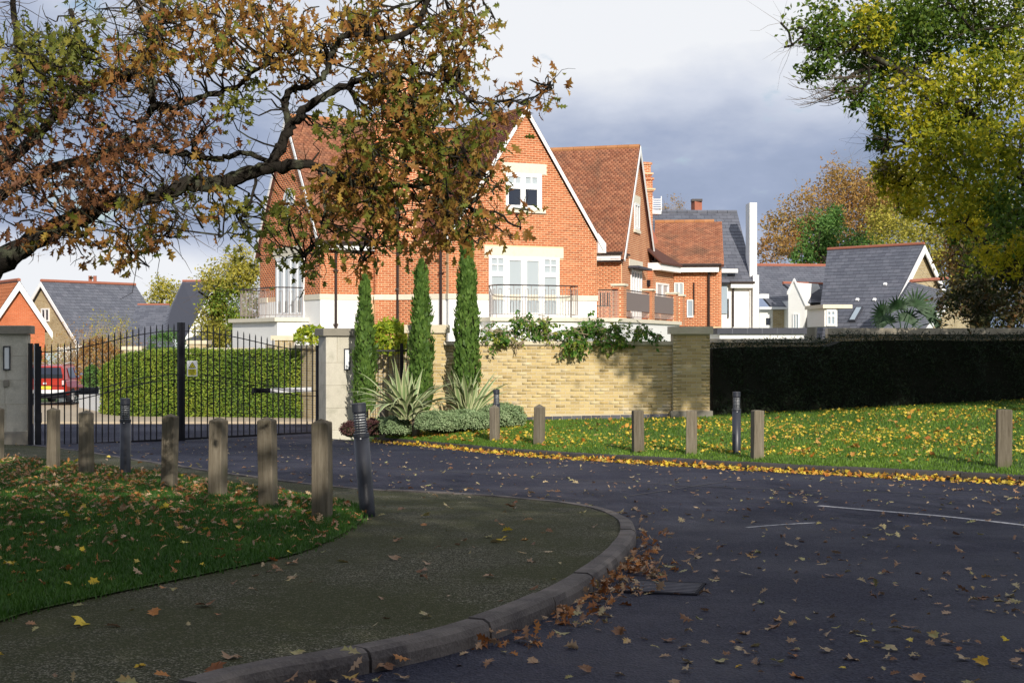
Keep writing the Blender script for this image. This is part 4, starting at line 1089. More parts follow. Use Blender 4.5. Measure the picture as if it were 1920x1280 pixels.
# chimney breast between the wings (faces the gates), then the canted wall
FC = Frame(703, 47.9, 12); uc1 = FC.U(748)
zt3 = P(720, 225, 47.9).z
fbox(MB(), FC, 0, uc1, ZG, zt3, -1.2, 0).build('chimney_breast', 'mortar_red', house)
bricks(house, FC, [(0,ZG+.6),(uc1,ZG+.6),(uc1,ZB-.18),(0,ZB-.18)], 'brick_red'); bricks(house, FC, [(0,ZB),(uc1,ZB),(uc1,zt3),(0,zt3)], 'brick_red')
fbox(MB(), FC, -.03, uc1+.03, ZB-.18, ZB, -.1, .035).build('string_course', 'stone', house)
FCl = Frame(703, 47.9, 12-90)
fbox(MB(), FCl, -1.0, 0, ZB, zt3, -.05, .002).build('breast_side', 'brick_red_tex', house, uvd=FCl.uv())
FD = Frame(748, 47.9, -26); ud = FD.U(841)
fbox(MB(), FD, 0, ud, ZG, 5.0, -3.2, 0).build('wall', 'mortar_red', house)
um = FD.U(790)
bricks(house, FD, [(0,ZG+.6),(um,ZG+.6),(um,ZB-.18),(0,ZB-.18)], 'brick_red'); bricks(house, FD, [(0,ZB),(ud,ZB),(ud,5.0),(0,5.0)], 'brick_red')
fbox(MB(), FD, 0, ud, ZB-.18, ZB, -.1, .035).build('string_course', 'stone', house)
fbox(MB(), FD, um, ud+.02, ZG, ZB-.18, -.1, .012).build('rendered_base', 'white', house)
pipe(FC, 745, 1.0, 6.1); pipe(FD, 829, 1.5, 5.0)
u_ = FC.U(741); fbox(MB(), FC, u_-.1, u_+.2, 6.1, 6.4, .01, .25).build('hopper', 'black', house)
stack(house, FC.W(.75, 0).x, 48.7, 1.1, .9, 5, P(728, 150, 48.7).z, 12)
q = P(782, 260, 50.5); ch, f = stack(house, q.x, 50.5, 1.0, 1.0, 4.5, P(782, 196, 50.0).z, 25)
for dx in (-.25, .2): MB().lathe([(.13,0),(.10,.1),(.09,.4),(.11,.45)], 12, (q.x+dx, 50.5, P(782,190,50).z)).build('chimney_pot', 'ridge_red', ch)
# left balcony
sl0 = FL.U(492); FLb = FL
fbox(MB(), FL, FL.U(489), FL.U(580), ZL-.13, ZL, -.05, 1.25).build('balcony_slab', 'stone', house)
fbox(MB(), FL, FL.U(491), FL.U(578), ZG, ZL-.13, .013, 1.12).build('balcony_wall', 'white', house)
bl = [FL.W(FL.U(500), 0, .05), FL.W(FL.U(500), 0, .9), FL.W(FL.U(510), 0, 1.12), FL.W(FL.U(540), 0, 1.15), FL.W(FL.U(568), 0, 1.10), FL.W(FL.U(574), 0, .8), FL.W(FL.U(574), 0, .05)]
balustrade(house, bl, 1.02, ZL, .12)
q = FL.W(FL.U(572), 1.9, .6); q = P(574, 613, 47.0)
m_ = MB().box((q.x, q.y, q.z), (.22, .18, .16)); m_.build('hopper', 'black', house); MB().tube([q, q+V3((.0,0,-.2)), q+V3((.16,0,-.3)), q+V3((.18,0,-.6))], .045, 8).build('downpipe', 'black', house)
MB().box((P(684,590,47).x, 47.3, P(684,590,47).z), (.12,.1,.3)).build('meter_box', 'white', house)
# terrace furniture
tf = TF.W(1.0, ZL, -1.6); t = thing('patio_table', 'dark patio table and folded chairs behind the terrace railing', 'patio table', tf)
MB().lathe([(.45,.70),(.45,.73)], 16).build('table_top', 'black', t, local=True)
for k in range(4): MB().tube([(.3*math.cos(k*1.57),.3*math.sin(k*1.57),0),(.25*math.cos(k*1.57),.25*math.sin(k*1.57),.7)], .02, 5).build('leg', 'black', t, local=True)
for j, (dx, dy) in enumerate(((-.75,.1),(.7,-.1))):
    t = thing('patio_chair', ['dark slatted patio chair nearest the main gable','dark slatted patio chair by the terrace pier'][j], 'chair', tf+V3((dx,dy,0)), .4-j)
    MB().box((0,0,.44),(.45,.45,.03)).build('seat','black',t,local=True)
    for k in range(5): MB().box((-.18+k*.09,.21,.68),(.04,.02,.46)).build('slat','black',t,local=True)
    for sx in (-.2,.2):
        for sy in (-.2,.2): MB().tube([(sx,sy,0),(sx,sy,.43)],.015,5).build('leg','black',t,local=True)

# ------------------------------------------------------------------ lower red roofed building right of the house
b2 = thing('garden_building', 'lower red brick building with brown tiled roof and white fascia, right of the big house', 'house', (9,63,-.9))
fb = Frame(1262, 62, -7); ua, ub = fb.U(1225), fb.U(1352); z_ = lambda y: CAMZ-(y-640)/F*62
fbox(MB(), fb, fb.U(1240), ub, ZG, z_(500), -6, 0).build('wall', 'mortar_red', b2)
bricks(b2, fb, [(fb.U(1262),z_(612)),(ub,z_(612)),(ub,z_(510)),(fb.U(1262),z_(510))], 'brick_red')
fbox(MB(), fb, fb.U(1240), ub-.1, z_(511), z_(499), .0, .38).build('fascia', 'paint', b2)
MB().tube([fb.W(fb.U(1262), z_(498), .44), fb.W(ub, z_(498), .44)], .06, 8).build('gutter', 'gutter', b2)
lo = fb.W(ua, z_(497), .4); hi = fb.W(ua, z_(405), -3.2); sv = hi-lo
wid = fb.U(1357)-ua
MB().prism([lo, lo+fb.u*wid, hi+fb.u*wid, hi], [p-V3((0,0,.12)) for p in (lo, lo+fb.u*wid, hi+fb.u*wid, hi)]).build('roof', 'roof_base', b2)
tiles(b2, lo, fb.u, sv, wid, sv.length, 'tile_clay', .17, .11)
for k in range(int(wid/.45)): MB().tube([hi+fb.u*(k*.45), hi+fb.u*(k*.45+.44)], .11, 8).build('ridge_tile', 'tile_ridge', b2)
gb = [fb.W(ub, z_(500), 0), fb.W(ub, z_(408), -3.2), fb.W(ub, z_(500), -6.2), fb.W(ub, ZG, -6.2), fb.W(ub, ZG, 0)]
MB().prism(gb, [p+fb.u*.02 for p in gb]).build('gable_wall', 'brick_red_tex', b2, uvd=(0,1))
MB().tube([fb.W(fb.U(1329), z_(498), .1), fb.W(fb.U(1329), z_(614), .1)], .05, 8).build('downpipe', 'gutter', b2)
MB().tube([fb.W(fb.U(1301), z_(530), .06), fb.W(fb.U(1301), z_(590), .06)], .03, 6).build('waste_pipe', 'gutter', b2)
w_ = (fb.U(1264), fb.U(1282), z_(555), z_(530)); window(b2, fb, w_, [(w_[0]+.05, (w_[0]+w_[1])/2-.03, w_[2]+.05, w_[3]-.05), ((w_[0]+w_[1])/2+.03, w_[1]-.05, w_[2]+.05, w_[3]-.05)], gm='glass_light')
w_ = (fb.U(1288), fb.U(1300), z_(595), z_(562)); window(b2, fb, w_, [(w_[0]+.04, w_[1]-.04, w_[2]+.05, w_[3]-.05)], gm='glass_sky')
# return wall joining the house with its own eave
fq = Frame(1224, 58.6, 66); uq = fq.U(1262)
fbox(MB(), fq, 0, uq, ZG, 4.6, -.3, 0).build('return_wall', 'brick_red_tex', b2, uvd=fq.uv())
fbox(MB(), fq, 0, uq, 4.6, 4.9, -.3, .35).build('fascia', 'paint', b2)
A0 = fq.W(-.1, 4.92, .42); B0 = fq.W(uq, 4.92, .42); A1 = fq.W(-.1, 6.2, -1.0); B1 = fq.W(uq+1, 5.5, -1.0)
MB().prism([A0, B0, B1, A1], [p-V3((0,0,.08)) for p in (A0, B0, B1, A1)]).build('roof', 'roof_base', b2)
w_ = (uq*.15, uq*.75, 2.9, 4.1); window(b2, fq, w_, [(w_[0]+.1, (w_[0]+w_[1])/2-.05, w_[2]+.08, w_[3]-.08), ((w_[0]+w_[1])/2+.05, w_[1]-.1, w_[2]+.08, w_[3]-.08)], gm='glass_light')

# ------------------------------------------------------------------ slate house with the white parapet wall
def slate_roof(root, quad, w=.3, g=.2, ridge=True, mat='slate'):
    """quad = eave-left, eave-right, ridge-right, ridge-left (parallelogram or trapezium)"""
    A, B, C, D = [Vector(q) for q in quad]; n = (B-A).cross(D-A).normalized(); 
    if n.z < 0: n = -n
    rf = MB().prism([A,B,C,D], [p-n*.12 for p in (A,B,C,D)]).build('roof', 'slate_base', root)
    L_ = max((D-A).length, (C-B).length); nr = max(1, int(L_/g)); mbx = MB()
    for r in range(nr):
        f0, f1 = r/nr, min(1, (r+1.04)/nr); a0 = A.lerp(D, f0); b0 = B.lerp(C, f0); a1 = A.lerp(D, f1); b1 = B.lerp(C, f1)
        nc = max(1, round((b0-a0).length/w)); 
        for c in range(-1, nc):
            s0 = max(0, (c+(.5 if r % 2 else 0))/nc); s1 = min(1, (c+1+(.5 if r % 2 else 0))/nc-.012/ (b0-a0).length)
            if s1-s0 < .3/nc: continue
            p = [a0.lerp(b0, s0)+n*.022, a0.lerp(b0, s1)+n*.022, a1.lerp(b1, s1)+n*.004, a1.lerp(b1, s0)+n*.004, a0.lerp(b0, s0), a0.lerp(b0, s1)]
            mbx.add(p, [(0,1,2,3),(4,5,1,0)])
    mbx.build('slates', mat, root, kind='stuff')
    return D, C
b3 = thing('slate_house', 'white rendered house with slate roof and tall white parapet, behind the brown tiled building', 'house', (12,72,-1))
Y3 = 70; f3 = Frame(1330, Y3, 2); z_ = lambda y: CAMZ-(y-640)/F*Y3
q = [f3.W(f3.U(1230), z_(530), .4), f3.W(f3.U(1412), z_(530), .4), f3.W(f3.U(1408), P(0,398,73.5).z, -3.5), f3.W(f3.U(1230), P(0,398,73.5).z, -3.5)]
D, C = slate_roof(b3, q, .4, .25)
n = int((C-D).length/.5)
for k in range(n): a = D.lerp(C, k/n); b = D.lerp(C, (k+.96)/n); MB().tube([a, b], .12, 6).build('ridge_tile', 'slate', b3)
fbox(MB(), f3, f3.U(1225), f3.U(1406), ZG-.5, z_(530), -7, 0).build('wall', 'white', b3)
fbox(MB(), f3, f3.U(1368), f3.U(1410), z_(540), z_(531), .0, .36).build('fascia', 'paint', b3)
MB().tube([f3.W(f3.U(1366), z_(530), .42), f3.W(f3.U(1412), z_(530), .42)], .06, 8).build('gutter', 'gutter', b3)
fbox(MB(), f3, f3.U(1405), f3.U(1418.5), ZG-.5, z_(380), -.9, .1).build('parapet_wall', 'white', b3)
fbox(MB(), f3, f3.U(1409), f3.U(1420), ZG-.5, z_(516), .1, .4).build('parapet_buttress', 'white', b3)
MB().tube([f3.W(f3.U(1374), z_(532), .1), f3.W(f3.U(1374), z_(613), .1)], .045, 8).build('downpipe', 'gutter', b3)
fbox(MB(), f3, f3.U(1351), f3.U(1363), z_(588), z_(514), .05, .09).build('blue_panel', 'glass_sky', b3)
fbox(MB(), f3, f3.U(1350), f3.U(1380), z_(512), z_(505), .0, .5).build('canopy', 'paint', b3)
for yy in (560, 578): fbox(MB(), f3, f3.U(1364), f3.U(1366), z_(yy+18), z_(yy), .0, .1).build('window_edge', 'black', b3)
ch, f = stack(b3, P(1306,0,74).x, 74, .42, .42, z_(400), P(0,378,74).z, 20, False, 'ridge_red'); MB().box((P(1306,0,74).x,74,P(0,376,74).z),(.55,.55,.12)).build('cap','gutter',ch)
# white roof vent frame left of it
t = thing('roof_aerial', 'small white slatted frame on the roof between the houses', 'roof vent', P(1232,390,66))
for k in range(5): MB().box((0,0,k*.1),(.42,.05,.04)).build('slat','paint',t,local=True)
for s_ in (-.2,.2): MB().box((s_,0.03,.2),(.04,.04,.7)).build('upright','paint',t,local=True)
# low dark flat roof in front
t = thing('flat_roof_shed', 'low building with dark lead flat roof edge seen over the coping', 'shed', P(1430,625,50)); f = Frame(1430, 50, 0)
fbox(MB(), f, f.U(1345), f.U(1513), P(0,626,50).z, P(0,614.5,50).z, -3, 0).build('roof_edge', 'slate_base', t)
fbox(MB(), f, f.U(1350), f.U(1508), -1, P(0,626,50).z, -3, -.1).build('wall', 'white', t)
for k in range(1, 6): u = f.U(1345+k*28); fbox(MB(), f, u-.01, u+.01, P(0,626,50).z, P(0,614.5,50).z, 0, .015).build('lead_roll', 'slate', t)

# ------------------------------------------------------------------ slate roofed houses right of centre
Y4 = 78
b4 = thing('slate_house', 'long low slate house with red ridge and small white dormer gable, right of the parapet', 'house', P(1480,690,Y4))
f = Frame(1480, Y4, 6); z4 = lambda y, Y=Y4: CAMZ-(y-640)/F*Y
D, C = slate_roof(b4, [f.W(f.U(1444), z4(577), .4), f.W(f.U(1620), z4(577), .4), f.W(f.U(1640), z4(498, 82), -4), f.W(f.U(1415), z4(498, 82), -4)], .4, .25)
MB().tube([D+V3((0,0,.03)), C+V3((0,0,.03))], .09, 6).build('ridge_tiles', 'ridge_red', b4)
fbox(MB(), f, f.U(1424), f.U(1600), -1.6, z4(580), -5, 0).build('wall', 'white', b4)
fbox(MB(), f, f.U(1449), f.U(1474), -1.6, z4(581), .0, .06).build('brick_panel', 'brick_buff_tex', b4, uvd=f.uv())
fbox(MB(), f, f.U(1420), f.U(1488), z4(580), z4(576), .05, .45).build('fascia', 'paint', b4)
fbox(MB(), f, f.U(1436), f.U(1444), z4(609), z4(596), .0, .05).build('window', 'glass', b4)
fbox(MB(), f, f.U(1418), f.U(1436), z4(560), z4(552), .0, .6).build('porch_roof', 'paint', b4)
MB().tube([f.W(f.U(1476), z4(578), .1), f.W(f.U(1476), z4(612), .1)], .05, 6).build('downpipe', 'gutter', b4)
# dormer gable
fg = Frame(1480, 75.5, -42)
gp_u = fg.U(1510)
f5 = Frame(1508, 75.5, 14)
zz = lambda y: CAMZ-(y-640)/F*75.5
u_r = f5.U(1545)
fbox(MB(), f5, 0, u_r, -1.6, zz(562), -4, 0).build('dormer_wall', 'white', b4)
fpoly(MB(), fg, [(fg.U(1478), -1.6),(0+fg.U(1509), -1.6),(fg.U(1509), zz(572)),(fg.U(1489), zz(530)),(fg.U(1478), zz(548))], -2.5, 0).build('dormer_gable', 'white', b4)
for a_, b_ in (((1477,552),(1490,527)), ((1490,527),(1511,573))):
    pa, pb = fg.W(fg.U(a_[0]), zz(a_[1]), .08), fg.W(fg.U(b_[0]), zz(b_[1]), .08)
    MB().prism([pa, pb, pb+V3((0,0,.14)), pa+V3((0,0,.14))], [p+fg.n*-.1 for p in (pa, pb, pb+V3((0,0,.14)), pa+V3((0,0,.14)))]).build('bargeboard', 'paint', b4)
slate_roof(b4, [f5.W(.05, zz(568), .3), f5.W(f5.U(1562), zz(566), .3), f5.W(f5.U(1571), zz(530), -1.8), f5.W(f5.U(1489), zz(529), -1.4)], .4, .25)
MB().tube([f5.W(f5.U(1489), zz(528.5), -1.4), f5.W(f5.U(1571), zz(529), -1.8)], .08, 6).build('ridge_tiles', 'ridge_red', b4)
w_ = (f5.U(1487), f5.U(1498), zz(614), zz(590)); window(b4, fg, (fg.U(1487), fg.U(1498), zz(616), zz(588)), [(fg.U(1489), fg.U(1492), zz(615), zz(590)), (fg.U(1493.5), fg.U(1497), zz(615), zz(590))], gm='glass_sky')
b5 = thing('slate_house', 'big slate roofed house with buff brick gable and roof light, below the golden tree', 'house', P(1680,690,74))
Y5 = 72; f = Frame(1725, Y5, 42)     # gable face, apex above this origin
zA = P(0, 462, Y5).z; fl = Frame(1725, Y5, 42-90)
hw = 5.2; ze = zA-hw*1.15
fpoly(MB(), f, [(-hw,-1.6),(hw*1.0,-1.6),(hw*1.0,ze),(0,zA),(-hw,ze)], -2.6, 0).build('gable_wall', 'brick_buff_tex', b5, uvd=f.uv())
A = f.W(-hw-.3, ze-.25, .25); Bq = f.W(-hw-.3, ze-.25, -2.6); Cq = f.W(0, zA+.1, -5.6); Dq = f.W(0, zA+.1, .25)
slate_roof(b5, [Bq, A, Dq, Cq], .4, .25)
slate_roof(b5, [f.W(hw+.3, ze-.25, .25), f.W(hw+.3, ze-.25, -5.6), f.W(0, zA+.1, -5.6), f.W(0, zA+.1, .25)], .4, .25)
MB().tube([Cq+V3((0,0,.04)), Dq+V3((0,0,.04))], .075, 6).build('ridge_tiles', 'ridge_red', b5)
for s_ in (-1, 1): fpoly(MB(), f, [(s_*(hw+.3), ze-.32), (0, zA+.04), (0, zA-.35), (s_*(hw+.3), ze-.7)] if s_ < 0 else [(0, zA+.04), (hw+.3, ze-.32), (hw+.3, ze-.7), (0, zA-.35)], .25, .31).build('bargeboard', 'paint', b5)
# roof light and vents on the left slope (built on the slope plane)
sl_v = (Dq-A).normalized(); sl_n = (Bq-A).normalized().cross(sl_v); sl_n = sl_n if sl_n.z > 0 else -sl_n; eu = (Bq-A).normalized()
def onroof(px, py):   # pixel ray onto the slope
    d = Vector(((px-960)/F, 1, -(py-640)/F)); o = Vector((0,0,CAMZ)); k = (A-o).dot(sl_n)/d.dot(sl_n); return o+d*k
def slab(pts, h, nm, mat): return MB().prism([p+sl_n*h for p in pts], [p-sl_n*.05 for p in pts]).build(nm, mat, b5)
slab([onroof(1592,604), onroof(1605,604), onroof(1620,577), onroof(1607,577)], .12, 'roof_light_frame', 'slate_base')
slab([onroof(1595,602), onroof(1604,602), onroof(1617,579), onroof(1608,579)], .135, 'roof_light_glass', 'glass_sky')
for x, y in ((1660,534),(1608,563),(1640,563)): slab([onroof(x-3,y+2), onroof(x+2,y+2), onroof(x+4,y-2), onroof(x-1,y-2)], .10, 'roof_vent', 'paint')
# box dormer low on the slope
fd = Frame(1548, 68.5, 4); zd = lambda y: CAMZ-(y-640)/F*68.5
fbox(MB(), fd, fd.U(1546), fd.U(1570), zd(612), zd(578), -3, 0).build('dormer_cheeks', 'white', b5)
fbox(MB(), fd, fd.U(1541), fd.U(1596), zd(578), zd(571), -3, .2).build('dormer_roof', 'stone', b5)
w_ = wpx(fd, 1549, 1567, 580, 611); W1 = w_[1]-w_[0]; H1 = w_[3]-w_[2]
window(b5, fd, w_, [(w_[0]+W1*a, w_[0]+W1*(a+.26), w_[2]+H1*b, w_[2]+H1*c) for a in (.15,.56) for b, c in ((.12,.55),(.68,.85))], gm='glass_sky', d=.06)
# lean-to in front of the gable
b6 = thing('slate_house', 'lower slate roofed wing in front of the buff brick gable, half hidden by the palm', 'house', P(1740,690,66))
f = Frame(1712, 68, 30); z6 = lambda y, Y=66: CAMZ-(y-640)/F*Y
Dx = P(1708, 528, 66); Cx = P(1772, 524, 70); Ax = P(1655, 614, 61.5); Bx = P(1735, 614, 65)
Ax2 = Ax+(Ax-Dx)*.25; Bx2 = Bx+(Bx-Cx)*.25
slate_roof(b6, [Ax2, Bx2, P(1790,549,69), Dx] if False else [Ax2, P(1726,628,66), P(1782,548,70.5), P(1708,528,66)], .4, .25)
MB().tube([P(1708,527,66), P(1776,522,70.5)], .09, 6).build('ridge_tiles', 'ridge_red', b6)
q0, q1 = P(1726,628,66), P(1787,550,70.5)
MB().prism([q0, q1, q1+V3((0,0,-.25)), q0+V3((0,0,-.25))], [p+V3((.1,-.05,0)) for p in (q0, q1, q1+V3((0,0,-.25)), q0+V3((0,0,-.25)))]).build('bargeboard', 'paint', b6)
gq = [q0+V3((.03,.1,-.1)), q1+V3((.03,.1,-.1)), P(1840,620,74), P(1840,680,74), P(1726,690,66.2)]
MB().prism(gq, [p+V3((.3,2.5,0)) for p in gq]).build('gable_wall', 'brick_buff_tex', b6, uvd=(.8,.6))

# ------------------------------------------------------------------ houses far left
def far_gable(name, label, px_apex, yap, Y, ang, hw, pitch, wall, roofmat, depth, ridge='ridge_red', vw=.28):
    f = Frame(px_apex, Y, ang); zA = P(0, yap, Y).z; ze = zA-hw*pitch
    t = thing(name, label, 'house', f.W(0, -1.6))
    fpoly(MB(), f, [(-hw,-1.8),(hw,-1.8),(hw,ze),(0,zA),(-hw,ze)], -depth, 0).build('gable_wall', wall, t, uvd=f.uv())
    for s_ in (-1, 1):
        A = f.W(s_*(hw+.3), ze-.3*pitch, .3); B = f.W(s_*(hw+.3), ze-.3*pitch, -depth); C = f.W(0, zA+.12, -depth); D = f.W(0, zA+.12, .3)
        slate_roof(t, [A, B, C, D], .4, .26, mat=roofmat)
        pts = [(s_*(hw+.35), ze-.33*pitch), (0, zA+.08), (0, zA-vw), (s_*(hw+.35), ze-.33*pitch-vw)]
        fpoly(MB(), f, pts, .3, .36).build('bargeboard', 'paint', t)
    MB().tube([f.W(0, zA+.16, .3), f.W(0, zA+.16, -depth)], .11, 6).build('ridge_tiles', ridge, t)
    return t, f, zA
MAT['tile_orange'] = unit_mat('orange roof tile', [(.42,.13,.05),(.50,.17,.07)], rough=.9)
t, f, zA = far_gable('gable_house', 'orange brick gable end with broad white bargeboards at the far left', 33, 530, 84, 35, 1.6, 1.5, 'brick_orange_tex', 'tile_orange', 9, vw=.45)
t, f, zA = far_gable('gable_house', 'buff brick gable with small white window and long slate roof, second house from the left', 84, 531, 92, -35, 4.4, 1.06, 'brick_buff_tex', 'slate', 7.4, vw=.22)
w_ = wpx(f, 78, 93, 578, 603); window(t, f, w_, [(w_[0]+.08, (w_[0]+w_[1])/2-.05, w_[2]+.1, w_[3]-.1), ((w_[0]+w_[1])/2+.05, w_[1]-.08, w_[2]+.1, w_[3]-.1)], gm='glass', d=.05)
# visible long slate slope to the right of it
t2 = thing('slate_house', 'slate roof with two orange chimney pots behind the bare shrubs', 'house', P(170,690,96))
D, C = slate_roof(t2, [P(150,665,93), P(318,650,96), P(254,534,101), P(120,532,97)], .45, .28)
MB().tube([D+V3((0,0,.05)), C+V3((0,0,.05))], .07, 6).build('ridge_tiles', 'ridge_red', t2)
MB().prism([P(105,661,90.3), P(300,651,95.3), P(300,700,95.3), P(105,700,90.3)], [p+V3((0,6,0)) for p in (P(105,661,90.3), P(300,651,95.3), P(300,700,95.3), P(105,700,90.3))]).build('wall', 'white', t2)
for x in (169, 178): q = P(x, 532, 99); MB().lathe([(.15,-.2),(.12,.1),(.12,.5),(.14,.55)], 10, q).build('chimney_pot', 'ridge_red', t2)
t3 = thing('slate_house', 'slate roof with white gable between the yellow trees left of the big house', 'house', P(350,690,86))
D, C = slate_roof(t3, [P(296,625,82), P(395,650,78), P(440,528,88), P(342,528,88)], .45, .28)
MB().tube([D+V3((0,0,.05)), C+V3((0,0,.05))], .07, 6).build('ridge_tiles', 'ridge_red', t3)
q = [P(338,650,80), P(395,548,80), P(402,548,80), P(425,590,80), P(425,690,80), P(338,690,80)]
MB().prism(q, [p+V3((0,3,0)) for p in q]).build('gable_wall', 'white', t3)
MB().tube([P(258,571,87), P(318,571,87)], .07, 6).build('ridge_tiles', 'ridge_red', t3)
slate_roof(t3, [P(225,650,81), P(325,650,81), P(318,572,86.8), P(258,572,86.8)], .45, .28)
# white garage wall and low walls beyond the gate
t = thing('garage', 'plain white garage wall behind the red car', 'garage', P(125,700,66))
MB().prism([P(107,650,66), P(153,648,66), P(153,760,66), P(107,760,66)], [p+V3((0,4,0)) for p in (P(107,650,66), P(153,648,66), P(153,760,66), P(107,760,66))]).build('wall', 'white', t)
MB().prism([P(83,662,67), P(108,662,67), P(108,690,67), P(90,690,67)], [p+V3((0,2,0)) for p in (P(83,662,67), P(108,662,67), P(108,690,67), P(90,690,67))]).build('window', 'glass_sky', t)
t = thing('low_white_wall', 'low white curved wall between the red car and the clipped hedge', 'wall', P(165,770,52))
c = catmull([P(148,772,55), P(165,774,53), P(185,777,50.5), P(200,780,49)], 5); m_ = MB()
for i in range(len(c)-1):
    a, b = c[i], c[i+1]; m_.hexa([a, b, b+V3((.2,.15,0)), a+V3((.2,.15,0)), a+V3((0,0,.85)), b+V3((0,0,.85)), b+V3((.2,.15,.85)), a+V3((.2,.15,.85))])
m_.build('wall_body', 'white', t)
def lowwall(label, pts, zt_, th, Yd, mat='brick_buff_tex'):
    t = thing('garden_wall', label, 'wall', pts[0]); m_ = MB()
    for a, b in zip(pts[:-1], pts[1:]):
        d = (b-a); d.z = 0; L_ = d.length; d.normalize(); n = V3((-d.y, d.x, 0)); k = 0
        mb = MB().hexa([V3((a.x,a.y,-1.2)), V3((b.x,b.y,-1.2)), V3((b.x,b.y,-1.2))+n*.25, V3((a.x,a.y,-1.2))+n*.25, a, b, b+n*.25, a+n*.25]); mb.build('wall_body', mat, t, uvd=(d.x, d.y))
        while k*.8 < L_-.1:
            p0, p1 = a+d*(k*.8), a+d*min(L_, k*.8+.79); o = -n*.05
            MB().hexa([p0+o, p1+o, p1+n*.3, p0+n*.3, p0+o+V3((0,0,th)), p1+o+V3((0,0,th)), p1+n*.3+V3((0,0,th)), p0+n*.3+V3((0,0,th))]).build('coping_stone', 'cap_cream', t); k += 1
lowwall('pale coped wall running behind the clipped hedge beyond the gates', [P(240,662,52), P(335,666,50), P(375,657,49.5), P(470,659,48.5), P(500,652,47.5), P(590,650,44)], 0, .10, 0)
for (xa, xb, y, Y) in ((228,266,656,52.3),(350,390,645,50)):
    t = thing('wall_pier', 'pale capped pier of the wall beyond the gates, '+('left of the centre stile' if xa < 300 else 'right of the centre stile'), 'wall pier', P((xa+xb)/2, 700, Y)); f = Frame((xa+xb)/2, Y, 0)
    fbox(MB(), f, f.U(xa+4), f.U(xb-4), -1.2, P(0,y,Y).z, -.6, 0).build('pier_body', 'brick_buff_tex', t, uvd=(1,0)); fbox(MB(), f, f.U(xa), f.U(xb), P(0,y,Y).z, P(0,y-7,Y).z, -.65, .05).build('cap', 'cap_cream', t)
f = Frame(528, 45.5, 0); t = thing('wall_pier', 'capped brick pier in front of the white rendered wall left of the right gate pillar', 'wall pier', P(528,700,45.5))
fbox(MB(), f, f.U(515), f.U(548), -1.2, P(0,638,45.5).z, -.5, 0).build('pier_body', 'brick_buff_tex', t, uvd=(1,0)); fbox(MB(), f, f.U(508), f.U(550), P(0,638,45.5).z, P(0,629,45.5).z, -.55, .05).build('cap', 'cap_cream', t)
# kerb in front of the clipped hedge
t = bpy.data.objects.new('kerb', None); COL.objects.link(t); t['kind'] = 'structure'
for k in range(20): MB().box((-17+k*.92*1.0+.4, 41.95, zr(42)+.01), (.9,.12,.12)).build('kerb_stone', 'path', t)

